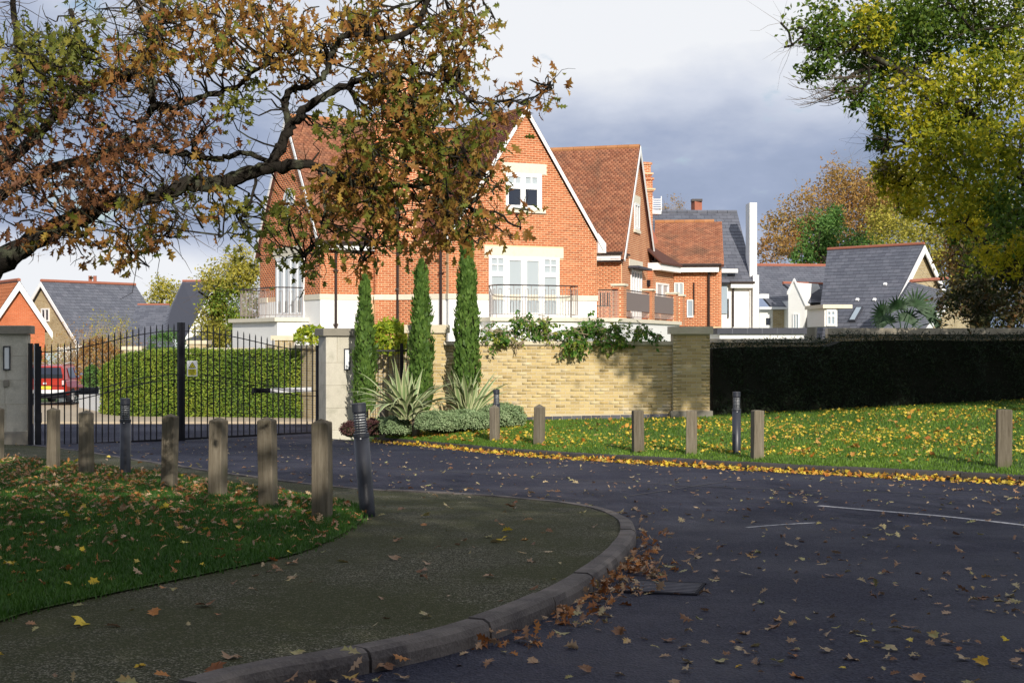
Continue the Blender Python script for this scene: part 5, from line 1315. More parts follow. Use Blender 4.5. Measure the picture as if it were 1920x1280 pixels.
# ------------------------------------------------------------------ red car seen from behind
def car():
    Yb = 57.6; q = P(84, 766, Yb); t = thing('parked_car', 'red compact SUV parked beyond the left gate leaf, seen from behind', 'car', V3((q.x, Yb, zr(Yb)+.05)))
    red = simple('car red', [(.33,.018,.008),(.38,.024,.010)], .28, 3, spec=.6); red.node_tree.nodes['Principled BSDF'].inputs['Coat Weight'].default_value = .6
    # local: x right, y forward, z up; rear at y=0; body as stacked cross sections along y
    def loft(name, secs, mat):
        m_ = MB(); n = len(secs[0])
        for s in secs: m_.v += [tuple(p) for p in s]
        for i in range(len(secs)-1):
            for j in range(n): l = (j+1) % n; m_.f.append((i*n+j, i*n+l, (i+1)*n+l, (i+1)*n+j)); m_.m.append(0)
        m_.f.append(tuple(range(n-1,-1,-1))); m_.m.append(0); m_.f.append(tuple(range((len(secs)-1)*n, len(secs)*n))); m_.m.append(0)
        return m_.build(name, mat, t, local=True)
    def sec(y, w, z0, z1, r=.1, zm=None):
        return [(-w+r,y,z0),(w-r,y,z0),(w,y,z0+r),(w,y,(z0+z1)/2),(w-r*.5,y,z1-r),(w-r*1.2,y,z1),(-w+r*1.2,y,z1),(-w+r*.5,y,z1-r),(-w,y,(z0+z1)/2),(-w,y,z0+r)]
    loft('body', [sec(0,.84,.52,1.02), sec(.06,.88,.48,1.06), sec(.5,.90,.35,1.08), sec(2.0,.90,.33,1.05), sec(3.4,.88,.35,1.0), sec(4.1,.82,.4,.92), sec(4.3,.7,.5,.8)], red)
    def gsec(y, w0, w1, z0, z1): return [(-w0,y,z0),(w0,y,z0),(w1+.03,y,z1-.12),(w1-.06,y,z1),(-w1+.06,y,z1),(-w1-.03,y,z1-.12)]
    loft('cabin', [gsec(.02,.80,.66,1.02,1.25), gsec(.22,.82,.66,1.04,1.58), gsec(.5,.83,.66,1.04,1.63), gsec(1.6,.83,.66,1.03,1.65), gsec(2.3,.82,.62,1.0,1.55), gsec(3.1,.80,.60,1.0,1.06)], red)
    g = lambda pts, n, mt: MB().add(pts, [tuple(range(len(pts)))]).build(n, mt, t, local=True)
    MB().hexa([(-.72,-.012,1.10),(.72,-.012,1.10),(.72,.05,1.10),(-.72,.05,1.10),(-.70,-.012,1.26),(.70,-.012,1.26),(.70,.1,1.26),(-.70,.1,1.26)]).build('rear_window', 'glass', t, local=True); g([(-.70,-.010,1.26),(.70,-.010,1.26),(.61,.135,1.53),(-.61,.135,1.53)], 'rear_window', 'glass')
    for s_ in (-1, 1):
        m_ = [(s_*.845,.55,1.10),(s_*.845,1.35,1.10),(s_*.715,1.35,1.52),(s_*.715,.62,1.50)]; g(m_ if s_ > 0 else m_[::-1], 'side_window', 'glass')
        m_ = [(s_*.845,1.45,1.10),(s_*.838,2.6,1.08),(s_*.70,2.2,1.50),(s_*.715,1.45,1.52)]; g(m_ if s_ > 0 else m_[::-1], 'side_window', 'glass')
        MB().box((s_*.76,.02,.90),(.14,.10,.26)).build('tail_light_housing', 'black', t, local=True)
        MB().box((s_*.76,-.035,.92),(.11,.02,.18)).build('tail_light', simple('tail lamp', [(.75,.5,.5)], .2), t, local=True)
        MB().tube([(s_*.66,.5,1.68),(s_*.66,1.2,1.73),(s_*.66,2.1,1.66)], .02, 6).build('roof_rail', 'silver', t, local=True)
        for y in (.78, 3.35):
            w_ = MB(); pr_ = [(.34,-.11),(.345,-.09),(.345,.09),(.34,.11)]
            for i, (r, x) in enumerate(pr_):
                for k in range(20): a = 2*math.pi*k/20; w_.v.append((s_*.80+x, y+r*math.cos(a), .34+r*math.sin(a)))
            for i in range(3):
                for k in range(20): l = (k+1) % 20; w_.f.append((i*20+k, i*20+l, i*20+20+l, i*20+20+k)); w_.m.append(0)
            w_.f.append(tuple(range(19,-1,-1))); w_.f.append(tuple(range(60,80))); w_.m += [0,0]
            wh = w_.build('wheel', 'black', t, local=True); rm = MB()
            for k in range(5): a = 2*math.pi*k/5; rm.box((s_*.80+s_*.115, y+.11*math.cos(a), .34+.11*math.sin(a)), (.02,.05+.16*abs(math.cos(a)),.05+.16*abs(math.sin(a))))
            rm.build('rim', 'silver', wh, local=True)
        MB().box((s_*.91,2.0,1.08),(.16,.1,.12)).build('mirror', red, t, local=True)
        MB().box((s_*.905,1.9,.45),(.03,2.3,.16)).build('sill_trim', 'black', t, local=True)
    MB().cbox((0,-.01,.56),(1.62,.16,.14),.03).build('bumper_strip', 'silver', t, local=True)
    MB().cbox((0,.01,.40),(1.70,.16,.22),.04).build('rear_bumper', 'black', t, local=True)
    MB().box((0,-.02,.80),(1.3,.02,.02)).build('tailgate_strip', 'black', t, local=True)
    MB().box((0,.0,.72),(.52,.02,.12)).build('number_plate', simple('plate yellow', [(.75,.62,.05)], .5), t, local=True)
    MB().cbox((0,-.015,.89),(.14,.03,.07),.01).build('badge', 'silver', t, local=True)
    MB().tube([(0,.3,1.62),(0,.45,1.80)], .008, 5).build('aerial', 'black', t, local=True)
    MB().tube([(-.5,.02,1.12),(-.1,-.0,1.16)], .012, 5).build('rear_wiper', 'black', t, local=True)
    tx = text('Y21', .10, V3((0,0,0)), 0, 'black', t); tx.location = (0,-.013,.685)
car()

# ------------------------------------------------------------------ vegetation helpers
def skeleton(root, base, top, targets, r0, mat, r_end=.012, sag=.1, n=5, name='branch', wob=.12):
    """grow limbs from the trunk top to each target, always from the nearest existing node"""
    nodes = [(Vector(top), r0*.75)]; mb = MB()
    order = sorted(targets, key=lambda p: (Vector(p)-Vector(top)).length)
    for p in order:
        p = Vector(p); q, r = min(nodes, key=lambda nn: (nn[0]-p).length+.3*(nn[0]-Vector(top)).length*0+ (0.0))
        L_ = (p-q).length; k = max(2, min(7, int(L_/.6)+1)); pts = [q]; rr_ = [r*.75]; side = Vector(rng.normal(size=3))*L_*wob
        for i in range(1, k+1):
            f = i/k; w_ = q.lerp(p, f)+side*math.sin(math.pi*f)+Vector(rng.normal(size=3))*L_*.03+V3((0,0,-sag*L_*math.sin(math.pi*f)*.5)); pts.append(w_); rr_.append(max(r_end, r*.75*(1-f*.55)))
        mb.tube(pts, rr_, n, cap=False)
        for a, b in zip(pts[1:], rr_[1:]): nodes.append((a, b))
    mb.build(name, mat, root, True); return nodes
def twigs(root, nodes, n, L_, mat, name='twigs', up=0.2, rad=.006, segs=3, spread=1.0, clip=None, down=False):
    mb = MB(); P_ = [x[0] for x in nodes]
    ends = []
    for i in range(n):
        q = P_[rng.integers(len(P_))]; d = Vector(rng.normal(size=3)); d.z = d.z*.6+up; d.normalize(); l = L_*rng.uniform(.5, 1.2); pts = [q]
        for k in range(segs): d = (d+Vector(rng.normal(size=3))*.28).normalized(); pts.append(pts[-1]+d*l/segs)
        mb.tube(pts, [rad*(1-.7*k/segs) for k in range(segs+1)], 3, cap=False); ends += pts[1:]
    mb.build(name, mat, root, kind='stuff'); return ends
def tree(label, base, h_trunk, r0, blobs, leafmat_, lsize, nleaf, bark='bark', tpl=LEAF, cat='tree', group=None, name='tree', ntwig=120, ltw=1.0, nind=0, extra=None, shell=.3, droop=0, twmat='twig', top=None):
    t = thing(name, label, cat, base, 0, group)
    tp = Vector(top) if top is not None else Vector(base)+V3((rng.normal()*.1*h_trunk, rng.normal()*.1*h_trunk, h_trunk))
    b = Vector(base); m_ = MB(); pts = [b+V3((0,0,-.2)), b+V3((0,0,.3)), b.lerp(tp, .4)+V3((rng.normal()*.05, 0, 0)), tp]
    m_.tube(pts, [r0*1.5, r0*1.15, r0, r0*.8], 12, cap=False); m_.build('trunk', bark, t, True)
    tg = []
    for c, r, *_ in blobs:
        for k in range(4): tg.append(Vector(c)+Vector([rng.normal()*x*.45 for x in (r if hasattr(r, '__len__') else (r,)*3)]))
    nodes = skeleton(t, b, tp, tg, r0, bark, r_end=max(.01, r0*.06))
    if ntwig: twigs(t, nodes[1:], ntwig, ltw, twmat, rad=max(.004, lsize*.04))
    vol = [np.prod(r if hasattr(r, '__len__') else (r,)*3)**(2/3) for c, r, *_ in blobs]; tot = sum(vol); byc = {}
    for (c, r, *mm), v_ in zip(blobs, vol):
        n = max(20, int(nleaf*v_/tot)); rr_ = np.array(r if hasattr(r, '__len__') else (r,)*3)
        # sub-clumps make light and dark pockets and gaps
        ncl = max(6, int(n/45)); cc = blob(c, rr_, ncl, shell); cs = np.mean(rr_)*.21
        pos = cc[rng.integers(ncl, size=n)]+rng.normal(size=(n, 3))*cs
        byc.setdefault(mm[0] if mm else leafmat_, []).append((pos, pos-np.array(c)))
    for i, (mt, pl2) in enumerate(byc.items()):
        pos = np.concatenate([a for a, _ in pl2]); ow = np.concatenate([b for _, b in pl2]); ow = ow/(np.linalg.norm(ow, axis=1, keepdims=True)+1e-6)
        leaves('foliage', tpl, pos, lsize, mt, t, up=.5, outward=ow*.5, droop=droop, nind=nind if i == 0 else 0)
    return t
def shrub(name, label, cat, c, r, mat, n, size, tpl=LEAF, group=None, core=None, kind=None, up=.4, flat=.0, stems=True):
    c = np.array(c, float); r = np.array(r, float)
    t = thing(name, label, cat, (c[0], c[1], c[2]-r[2]), 0, group)
    if core:
        m_ = MB(); k, l = 10, 7; V_ = []
        for i in range(l+1):
            a = math.pi*i/l
            for j in range(k): b = 2*math.pi*j/k; w_ = .84+.1*math.sin(3*b+i); V_.append((c[0]+r[0]*w_*math.sin(a)*math.cos(b), c[1]+r[1]*w_*math.sin(a)*math.sin(b), c[2]+r[2]*.86*math.cos(a)))
        m_.add(V_, [(i*k+j, (i+1)*k+j, (i+1)*k+(j+1) % k, i*k+(j+1) % k) for i in range(l) for j in range(k)]); m_.build('inner_growth', core, t)
    u = rng.normal(size=(n, 3)); u /= np.linalg.norm(u, axis=1, keepdims=True); u[:, 2] = np.where(u[:, 2] < -.55, -u[:, 2], u[:, 2])
    lump = 1+.10*np.sin(u[:, 0]*7+c[0])*np.cos(u[:, 1]*6+u[:, 2]*5)
    pos = c+u*r*(rng.uniform(.82, 1.03, n)*lump)[:, None]
    leaves('foliage', tpl, pos, size, mat, t, outward=u*.9, up=up)
    return t

# ------------------------------------------------------------------ the oak on the left
def Pb(l): return [P(x, y, Y) for x, y, Y in l]
oak = thing('oak_tree', 'old oak with a dark spreading limb and russet and green lobed leaves, upper left', 'tree', (-5.4,12.3,.1))
m_ = MB(); m_.tube([(-5.4,12.3,-.1),(-5.35,12.3,.6),(-5.2,12.2,1.6),(-5.0,12.0,2.6),(-4.9,12.3,4.2),(-5.2,12.6,6.5)], [.55,.42,.38,.36,.30,.2], 16, cap=False); m_.build('trunk', 'bark', oak, True)
LIMB = [
 ([(-180,560,11.9),(-90,570,11.8),(-30,520,11.6),(18,478,11.4),(60,452,11.4),(110,425,11.4),(160,402,11.3),(205,380,11.3),(250,378,11.3),(310,360,11.2),(365,344,11.2),(400,347,11.2),(440,338,11.2),(480,318,11.1),(520,312,11.1),(560,308,11.0),(600,318,11.0),(650,335,11.0),(700,352,10.9),(760,348,10.9),(820,362,10.8),(880,392,10.8),(930,400,10.7),(975,425,10.7)], [36,34,31,27,24,22,21,19,17,17,17,18,17,16,15,12,9,7,6,5,4.5,4,3,2]),
 ([(505,315,11.1),(520,285,11.1),(532,262,11.1),(548,235,11.1),(566,214,11.1),(590,190,11.0),(620,172,11.0),(655,158,11.0),(690,150,10.9),(720,135,10.9),(770,128,10.8),(830,150,10.8),(880,190,10.7),(930,190,10.7),(990,185,10.6),(1040,158,10.6)], [13,13,12,12,11,10,9,8,7,6,5,4,3.5,3,2.5,1.5]),
 ([(547,237,11.1),(537,215,11.1),(535,195,11.1),(541,172,11.1),(560,163,11.1),(590,155,11.0),(612,130,11.0),(625,95,11.0),(640,72,11.0),(690,65,10.9),(740,72,10.9),(785,45,10.9),(800,10,10.9),(805,-40,10.9)], [8,8,8.5,8,7,7,7,7,6,6,7,7,6,5]),
 ([(250,260,11.3),(285,205,11.3),(330,202,11.2),(350,188,11.2),(395,176,11.2),(430,167,11.2),(460,150,11.2),(500,120,11.2),(530,108,11.1),(600,80,11.1)], [8,8,8,7.5,7,6,5,4.5,4,3]),
 ([(505,303,11.1),(470,288,11.2),(440,290,11.2),(405,299,11.2),(370,292,11.3),(330,288,11.3),(290,275,11.4),(240,280,11.5),(150,300,11.6),(40,340,11.7),(-60,420,11.8),(-120,480,11.9)], [6,6.5,6.5,7,7.5,8,9,10,11,13,15,17]),
 ([(362,290,11.3),(366,268,11.2),(372,252,11.2),(386,238,11.2)], [4.5,4.5,5,4]),
 ([(-100,380,11.8),(20,300,11.7),(110,210,11.6),(170,160,11.6),(215,150,11.5),(245,138,11.5),(270,110,11.5),(288,75,11.5),(270,40,11.5),(255,-20,11.5)], [18,14,11,10,12,13,12,9,8,7]),
 ([(20,95,11.7),(60,105,11.7),(100,125,11.6),(140,150,11.6),(170,165,11.6)], [8,8,8,8,7]),
 ([(290,205,11.3),(285,150,11.3),(288,100,11.3),(300,40,11.3),(310,-30,11.3)], [8,9,8,7,6]),
 ([(130,20,11.6),(150,70,11.6),(165,120,11.6)], [6,6,7]), ([(255,0,11.4),(275,40,11.4),(295,80,11.4)], [3,3.5,4]),
 ([(-60,420,11.9),(-20,330,11.9),(20,250,12),(40,150,12),(30,60,12),(20,-40,12)], [20,15,12,10,8,6]),
 ([(700,352,10.9),(690,400,10.9),(685,450,10.9),(680,490,10.8)], [4,3,2.5,1.5]), ([(820,362,10.8),(840,400,10.8),(870,430,10.7),(890,455,10.7)], [3,2.5,2,1]),
 ([(480,322,11.1),(470,380,11.1),(440,420,11.1),(420,440,11)], [4,3,2,1]), ([(310,360,11.2),(330,410,11.2),(300,450,11.2),(240,480,11.2)], [4,3,2,1]),
 ([(600,318,11),(610,380,11),(600,440,11),(570,500,10.9)], [4,3,2,1]), ([(770,128,10.8),(780,200,10.8),(810,260,10.8),(800,320,10.8)], [4,4,3,2.5]),
 ([(640,72,11),(700,30,11),(760,10,11),(900,-10,10.9)], [5,4,3,2]), ([(805,250,10.8),(850,290,10.8),(900,320,10.7),(935,350,10.7)], [3,2.5,2,1])]
onodes = []
for pts, rad in LIMB:
    ps = Pb(pts); c = catmull(ps, 4); rr_ = np.interp(np.linspace(0, len(rad)-1, len(c)), range(len(rad)), rad)*.8
    R_ = [r*11.2/F*(1+.07*rng.normal()) for r in rr_]
    c = [p+Vector(rng.normal(size=3))*.010*(1+30*0) for p in c]
    MB().tube(c, R_, 10, cap=True).build('branch', 'bark', oak, True); onodes += [(p, r) for p, r in zip(c, R_) if 960+p.x/p.y*F > -120 and r < .075]
OB = [(785,215,45,45,'o'),(725,190,50,45,'o'),(800,180,40,40,'o'),(100,250,150,110,'b'),(60,150,90,90,'g'),(60,330,110,70,'b'),(200,300,130,60,'b'),(230,210,110,80,'b'),(330,60,120,70,'o'),(450,50,120,55,'o'),(560,70,100,55,'o'),(650,50,120,55,'o'),(760,60,110,60,'o'),(840,80,70,60,'o'),(150,50,120,55,'g'),(30,90,60,60,'g'),(430,110,80,35,'o'),
 (230,430,110,45,'o'),(200,475,45,20,'o'),(330,405,100,42,'o'),(430,385,50,35,'g'),(60,425,80,35,'b'),(150,360,110,40,'b'),(370,330,60,30,'o'),(300,330,70,30,'b'),(560,130,60,35,'o'),(740,190,80,65,'o'),(800,230,80,65,'o'),(640,235,45,30,'g'),(680,110,70,40,'o'),
 (700,330,110,80,'o'),(640,400,80,60,'o'),(760,390,110,75,'o'),(850,370,70,60,'o'),(875,430,50,35,'o'),(600,440,45,40,'g'),(680,480,32,28,'o'),(560,500,30,22,'g'),(930,330,40,40,'o'),(960,400,28,40,'o'),(950,190,60,22,'o'),(1020,168,22,14,'o'),(900,215,55,35,'o'),(465,425,45,35,'g'),(530,400,45,35,'g'),(545,440,30,40,'g'),(445,205,25,22,'y'),(470,165,20,20,'y'),(760,300,100,60,'o'),(850,300,60,50,'o'),(690,250,50,40,'g'),(620,330,50,40,'o'),(880,30,50,40,'o'),(860,130,45,50,'o'),(380,20,100,30,'o'),(260,110,80,60,'o'),(140,130,70,60,'g'),(400,250,50,30,'b'),(330,240,70,50,'b'),(820,440,40,30,'o'),(740,450,50,30,'g'),(930,250,40,20,'o'),(520,470,40,20,'g'),(500,20,80,30,'o'),(100,440,70,30,'o')]
cl = {}
for cx, cy, rx, ry, k in OB:
    area = math.pi*rx*ry; n = max(34, int(area/520*(6.2 if cx > 620 else 4.3)))
    ncl = max(4, n//9); a = rng.uniform(0, 2*np.pi, ncl); q = np.sqrt(rng.uniform(0, 1, ncl)); X = cx+rx*q*np.cos(a); Y_ = cy+ry*q*np.sin(a); D_ = 11.1+rng.normal(size=ncl)*.55
    i = rng.integers(ncl, size=n); C = np.stack([(X-960)/F*D_, D_, CAMZ-(Y_-640)/F*D_], 1)
    cl.setdefault(k, []).append((C[i]+rng.normal(size=(n, 3))*np.array([.075,.12,.075]), C))
tw = MB(); NP_ = [Vector(p[0]) for p in onodes]; npA = np.array([tuple(p) for p in NP_])
for k, L_ in cl.items():
    pos = np.concatenate([a for a, _ in L_]); C = np.concatenate([b for _, b in L_])
    mt = {'o':'oak','b':'oak_brown','g':'oak_green','y':'oak_green'}[k]
    leaves('foliage', OAK, pos, (.088 if k != 'b' else .076), mt, oak, droop=.7, nind=300 if k == 'o' else 0)
    for c in C[::1]:
        d = np.linalg.norm(npA-c, axis=1); j = int(np.argmin(d)); a = NP_[j]; b = Vector(c)
        L2 = (b-a).length
        if L2 > .8: a = b+(a-b).normalized()*rng.uniform(.25, .45); L2 = .4
        m1 = a.lerp(b, .5)+Vector(rng.normal(size=3))*.12*min(L2, 1.2); tw.tube([a, a.lerp(m1, .5)+Vector(rng.normal(size=3))*.02, m1, m1.lerp(b, .5)+Vector(rng.normal(size=3))*.025, b], [.009,.008,.006,.005,.003], 4, cap=False)
        for _ in range(2):
            dd = Vector(rng.normal(size=3)).normalized()*rng.uniform(.08,.22); tw.tube([b, b+dd*.6+Vector(rng.normal(size=3))*.02, b+dd], [.004,.003,.0015], 3, cap=False)
tw.build('twigs', 'bark', oak, kind='stuff')
dead = [n for n in onodes if 960+n[0].x/n[0].y*F < 360]
twigs(oak, dead, 700, .42, 'twig', up=-.1, rad=.005, segs=4)
twigs(oak, onodes, 520, .26, 'bark', up=0, rad=.004, segs=5)

# ------------------------------------------------------------------ tall maple on the right
def B(px, py, Y, rx, ry, mat=None, ry_=None):
    c = P(px, py, Y); k = Y/F; return (tuple(c), (rx*k, max(rx, ry)*k*.9, ry*k), *( [mat] if mat else []))
mb_ = [B(1560,50,28,90,50,'maple_g'),B(1530,110,28,45,50,'maple_g'),B(1680,40,29,110,60,'maple_g'),B(1640,120,29,90,55,'maple_g'),B(1800,50,30,120,70,'maple_g'),B(1600,175,28,55,28,'maple_g'),
 B(1720,180,28,90,60,'maple_y'),B(1850,150,28,110,70,'maple_y'),B(1750,270,28,95,60,'maple_y'),B(1870,270,27,90,70,'maple_y'),B(1700,330,29,60,45,'maple_y'),B(1800,370,28,100,60,'maple_y'),B(1890,400,27,70,60,'maple_g'),B(1795,405,30,60,35,'maple_y'),B(1880,470,29,65,50,'maple_y'),
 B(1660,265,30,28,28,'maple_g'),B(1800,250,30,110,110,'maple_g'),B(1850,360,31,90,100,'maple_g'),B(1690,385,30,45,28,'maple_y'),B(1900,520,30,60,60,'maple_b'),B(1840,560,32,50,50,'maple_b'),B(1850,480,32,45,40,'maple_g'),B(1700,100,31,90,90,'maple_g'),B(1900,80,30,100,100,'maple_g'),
 B(1655,310,29,40,45,'maple_y'),B(1650,225,29,40,40,'maple_g'),B(1620,70,28,60,60,'maple_y'),B(2050,150,29,150,150,'maple_y'),B(2100,350,29,140,130,'maple_g'),B(2050,500,30,130,90,'maple_b'),B(1900,-80,29,200,90,'maple_g'),B(1700,-90,29,150,80,'maple_g')]
tree('big maple with yellow and green leaves overhanging the hedge, upper right', (14.6,35,.35), 3.4, .42, mb_, 'maple_y', .118, 52000, tpl=LEAF, name='maple_tree', ntwig=900, ltw=.9, shell=.1, droop=.3, nind=0, top=(13.2,31,4.4))
mt = [o for o in bpy.data.objects if o.name == 'maple_tree'][0]
pp = []
for i in range(24): q = P(1500+rng.uniform(-5,90), rng.uniform(150,215), 28+rng.normal()*.5); pp.append((q, .03))
m_ = MB()   # hanging bare sprays at its left edge
for i in range(34):
    s0 = P(1600+rng.uniform(-60,40), 160+rng.uniform(-20,25), 28); d = Vector((-1, rng.normal()*.3, .1)).normalized(); pts = [s0]; l = rng.uniform(.5,1.0)
    for k in range(6): d = (d+V3((.0,0,-.05+.055*k))+Vector(rng.normal(size=3))*.10).normalized(); pts.append(pts[-1]+d*l/6+V3((0,0,-.03)))
    m_.tube(pts, [.012,.010,.009,.007,.006,.005,.003], 4, cap=False)
    for k in range(3):
        q = pts[2+k]; dd = (d+Vector(rng.normal(size=3))*.5).normalized(); m_.tube([q, q+dd*.12, q+dd*.25+V3((0,0,.03))], [.005,.004,.002], 3, cap=False)
m_.build('bare_twigs', 'twig', mt, kind='stuff')
for pts, rad in (([(2050,560,33),(1960,400,31),(1880,280,30),(1790,190,29),(1700,140,28.5),(1600,90,28),(1500,60,28)], [14,12,10,8,6,4,2]), ([(1880,280,30),(1800,290,29),(1720,300,29),(1660,330,29)], [6,5,4,2]), ([(1790,190,29),(1700,130,29),(1620,130,28.5),(1560,170,28)], [6,5,4,2]), ([(1990,450,32),(1900,430,31),(1820,420,30),(1740,420,30)], [8,6,4,2])):
    c = catmull(Pb(pts), 4); MB().tube(c, [r*30/F for r in np.interp(np.linspace(0, len(rad)-1, len(c)), range(len(rad)), rad)], 8).build('branch', 'bark', mt, True)
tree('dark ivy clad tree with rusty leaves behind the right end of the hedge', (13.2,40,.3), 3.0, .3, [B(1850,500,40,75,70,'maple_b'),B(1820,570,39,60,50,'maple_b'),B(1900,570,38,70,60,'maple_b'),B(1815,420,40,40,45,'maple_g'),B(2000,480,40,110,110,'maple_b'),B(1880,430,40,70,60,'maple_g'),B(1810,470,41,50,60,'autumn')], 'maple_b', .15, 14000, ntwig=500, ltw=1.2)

# ------------------------------------------------------------------ distant trees
def far(label, px, Y, base_y, hy, blobs, mat, size, n, tw=150, twm='twig', ltw=1.6, r0=.3, name='tree', group='trees beyond the houses'):
    b = P(px, base_y, Y); b.z = -1.6
    return tree(label, b, P(0, hy, Y).z-b.z, r0, blobs, mat, size, n, name=name, ntwig=tw, ltw=ltw, twmat=twm, group=group)
far('broad russet autumn tree behind the slate roofs, right of the white parapet', 1560, 105, 640, 480, [B(1590,350,105,62,40,'autumn'),B(1530,395,103,60,45,'autumn'),B(1620,400,105,60,60,'autumn'),B(1475,430,102,45,42,'autumn'),B(1450,470,100,35,30,'autumn'),B(1540,460,103,60,35,'autumn'),B(1660,430,105,60,70,'faryellow')], 'autumn', .24, 16000, tw=700, ltw=2.6, twm='twig_pale')
far('bright green tree between the russet tree and the slate roof', 1560, 92, 640, 500, [B(1530,440,92,38,40,'fargreen'),B(1580,465,92,50,38,'fargreen'),B(1510,480,92,28,16,'fargreen'),B(1560,410,93,28,28,'fargreen'),B(1625,470,93,35,32,'fargreen')], 'fargreen', .22, 7000)
far('golden tree leaning over the buff brick gable, beside the big maple', 1730, 84, 640, 480, [B(1680,420,84,50,42,'faryellow'),B(1740,460,84,50,45,'faryellow'),B(1780,510,84,38,45,'faryellow'),B(1650,370,86,45,35,'autumn'),B(1800,560,82,40,40,'faryellow'),B(1700,350,88,60,40,'faryellow')], 'faryellow', .2, 9000)
far('thin bare tree top behind the slate ridge, left of the orange chimney', 1262, 120, 640, 430, [B(1262,392,120,34,20,'autumn')], 'autumn', .16, 260, tw=330, ltw=1.5, twm='twig_pale', r0=.15)
far('round golden tree between the two slate roofs on the left', 305, 118, 640, 600, [B(305,555,118,34,34,'faryellow'),B(330,585,117,25,25,'faryellow')], 'faryellow', .26, 2600, tw=60)
far('tall yellow green tree just left of the big house', 430, 62, 640, 560, [B(462,500,62,32,45,'faryellow'),B(430,520,62,60,30,'faryellow'),B(440,570,62,55,45,'laurel'),B(455,630,61,38,42,'laurel'),B(405,590,62,38,35,'faryellow'),B(410,625,61,42,25,'faryellow')], 'faryellow', .14, 11000, tw=200)
def bare(label, px, Y, h_px, w_px, mat, n, leafm=None, nl=0, y0=660, group='bare shrubs beyond the gate'):
    k = Y/F; b = P(px, y0, Y); b.z = -1.1; t = thing('bare_shrub', label, 'shrub', b, 0, group); m_ = MB(); H = h_px*k+1.4; Wd = w_px*k/2; ends = []
    for i in range(n):
        a = rng.uniform(0, 6.28); s = rng.uniform(.2, 1)**.6; tip = b+V3((math.cos(a)*Wd*s, math.sin(a)*Wd*s*.7, H*(1.05-.35*s*s)*rng.uniform(.75, 1.05))); q = b+V3((0,0,rng.uniform(.1,.55)*H*.6))
        m1 = q.lerp(tip, .35)+V3((0,0,-.03*H))+Vector(rng.normal(size=3))*.12; m2 = q.lerp(tip, .7)+Vector(rng.normal(size=3))*.12
        m_.tube([q, m1, m2, tip], [.022,.015,.009,.003], 4, cap=False); ends += [m1, m2, tip]
        for _ in range(3): dd = Vector(rng.normal(size=3)); dd.z = abs(dd.z)+.4; dd.normalize(); l = rng.uniform(.2,.6)*(Wd*.4+.2); m_.tube([m2, m2+dd*l], [.007,.002], 3, cap=False)
    m_.tube([b, b+V3((0,0,H*.5))], [.08,.03], 6, cap=False); m_.build('stems', mat, t, kind='stuff')
    if nl:
        E = np.array([tuple(e_) for e_ in ends]); pos = E[rng.integers(len(E), size=nl)]+rng.normal(size=(nl, 3))*.22; leaves('foliage', LEAF, pos, .09, leafm, t)
bare('bare purple twigged shrub over the red car, in front of the slate roof', 152, 62, 95, 110, 'twig_pale', 130, 'autumn', 1100)
bare('twiggy shrub with yellow leaves left of the centre of the gates', 208, 58, 110, 100, 'twig_pale', 120, 'faryellow', 1900)
bare('tangled tan shrub against the orange gable at far left', 30, 60, 72, 120, 'twig_pale', 110, 'autumn', 2200)
bare('low tan shrub beside the twiggy yellow one, nearest the centre stile', 262, 58, 62, 90, 'twig_pale', 90, 'autumn', 1300)
bare('low yellow shrub right behind the red car', 100, 64, 40, 90, 'twig_pale', 80, 'faryellow', 1900)
shrub('shrub', 'russet shrub behind the left end of the clipped hedge', 'shrub', tuple(P(185,690,56)), (.9,.8,1.2), 'autumn', 1500, .12)
shrub('shrub', 'green strappy shrub above the wall left of the centre stile', 'shrub', tuple(P(315,652,51)), (.75,.5,.6), 'fargreen', 900, .16, tpl=SLIM)

# ------------------------------------------------------------------ hedges
def hedge(label, path, h0, h1, depth, mat, core, dens, size, wob=.05, name='hedge', up=.3, tpl=LEAF):
    """path: list of (front point on ground, top z)"""
    t = thing(name, label, 'hedge', path[0][0]); m_ = MB(); pos = []; nr = []
    for (a, za), (b, zb) in zip(path[:-1], path[1:]):
        d = b-a; d.z = 0; L_ = d.length; d.normalize(); n = V3((d.y, -d.x, 0))   # towards the viewer when path runs left to right
        bk = -n*depth; i_ = -n*.12
        m_.hexa([a+i_, b+i_, b+bk, a+bk, V3((a.x,a.y,za-.12))+i_, V3((b.x,b.y,zb-.12))+i_, V3((b.x,b.y,zb-.12))+bk, V3((a.x,a.y,za-.12))+bk])
        H = (za-a.z); k = int(dens*L_*(H+depth*.6)); s = rng.uniform(0, 1, k); front = rng.uniform(0, 1, k) < H/(H+depth*.5)
        zz_ = rng.uniform(0, 1, k); lump = wob*(np.sin(s*L_*2.1+a.x)+np.sin(s*L_*5.3+zz_*7)*.6+np.sin(zz_*9+s*3)*.4)
        pa = np.array(a); dv = np.array(d); nv = np.array(n); top = za+(zb-za)*s
        F_ = pa+np.outer(s*L_, dv)+np.outer(lump-.04+rng.normal(size=k)*.05, nv); F_[:, 2] = a.z+(b.z-a.z)*s+(top-a.z)*zz_
        T_ = pa+np.outer(s*L_, dv)-np.outer(zz_*depth, nv); T_[:, 2] = top-.03+lump*.6+rng.normal(size=k)*.035
        pos.append(np.where(front[:, None], F_, T_)); nr.append(np.where(front[:, None], nv[None], np.array([[0,0,1.]])))
    m_.build('inner_growth', core, t); pos = np.concatenate(pos); nr = np.concatenate(nr)
    leaves('foliage', tpl, pos, size, mat, t, outward=nr*1.1, up=up); return t
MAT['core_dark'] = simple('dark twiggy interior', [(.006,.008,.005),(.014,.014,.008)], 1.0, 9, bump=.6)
MAT['core_green'] = simple('green interior', [(.012,.022,.006),(.03,.045,.012)], 1.0, 9, bump=.6)
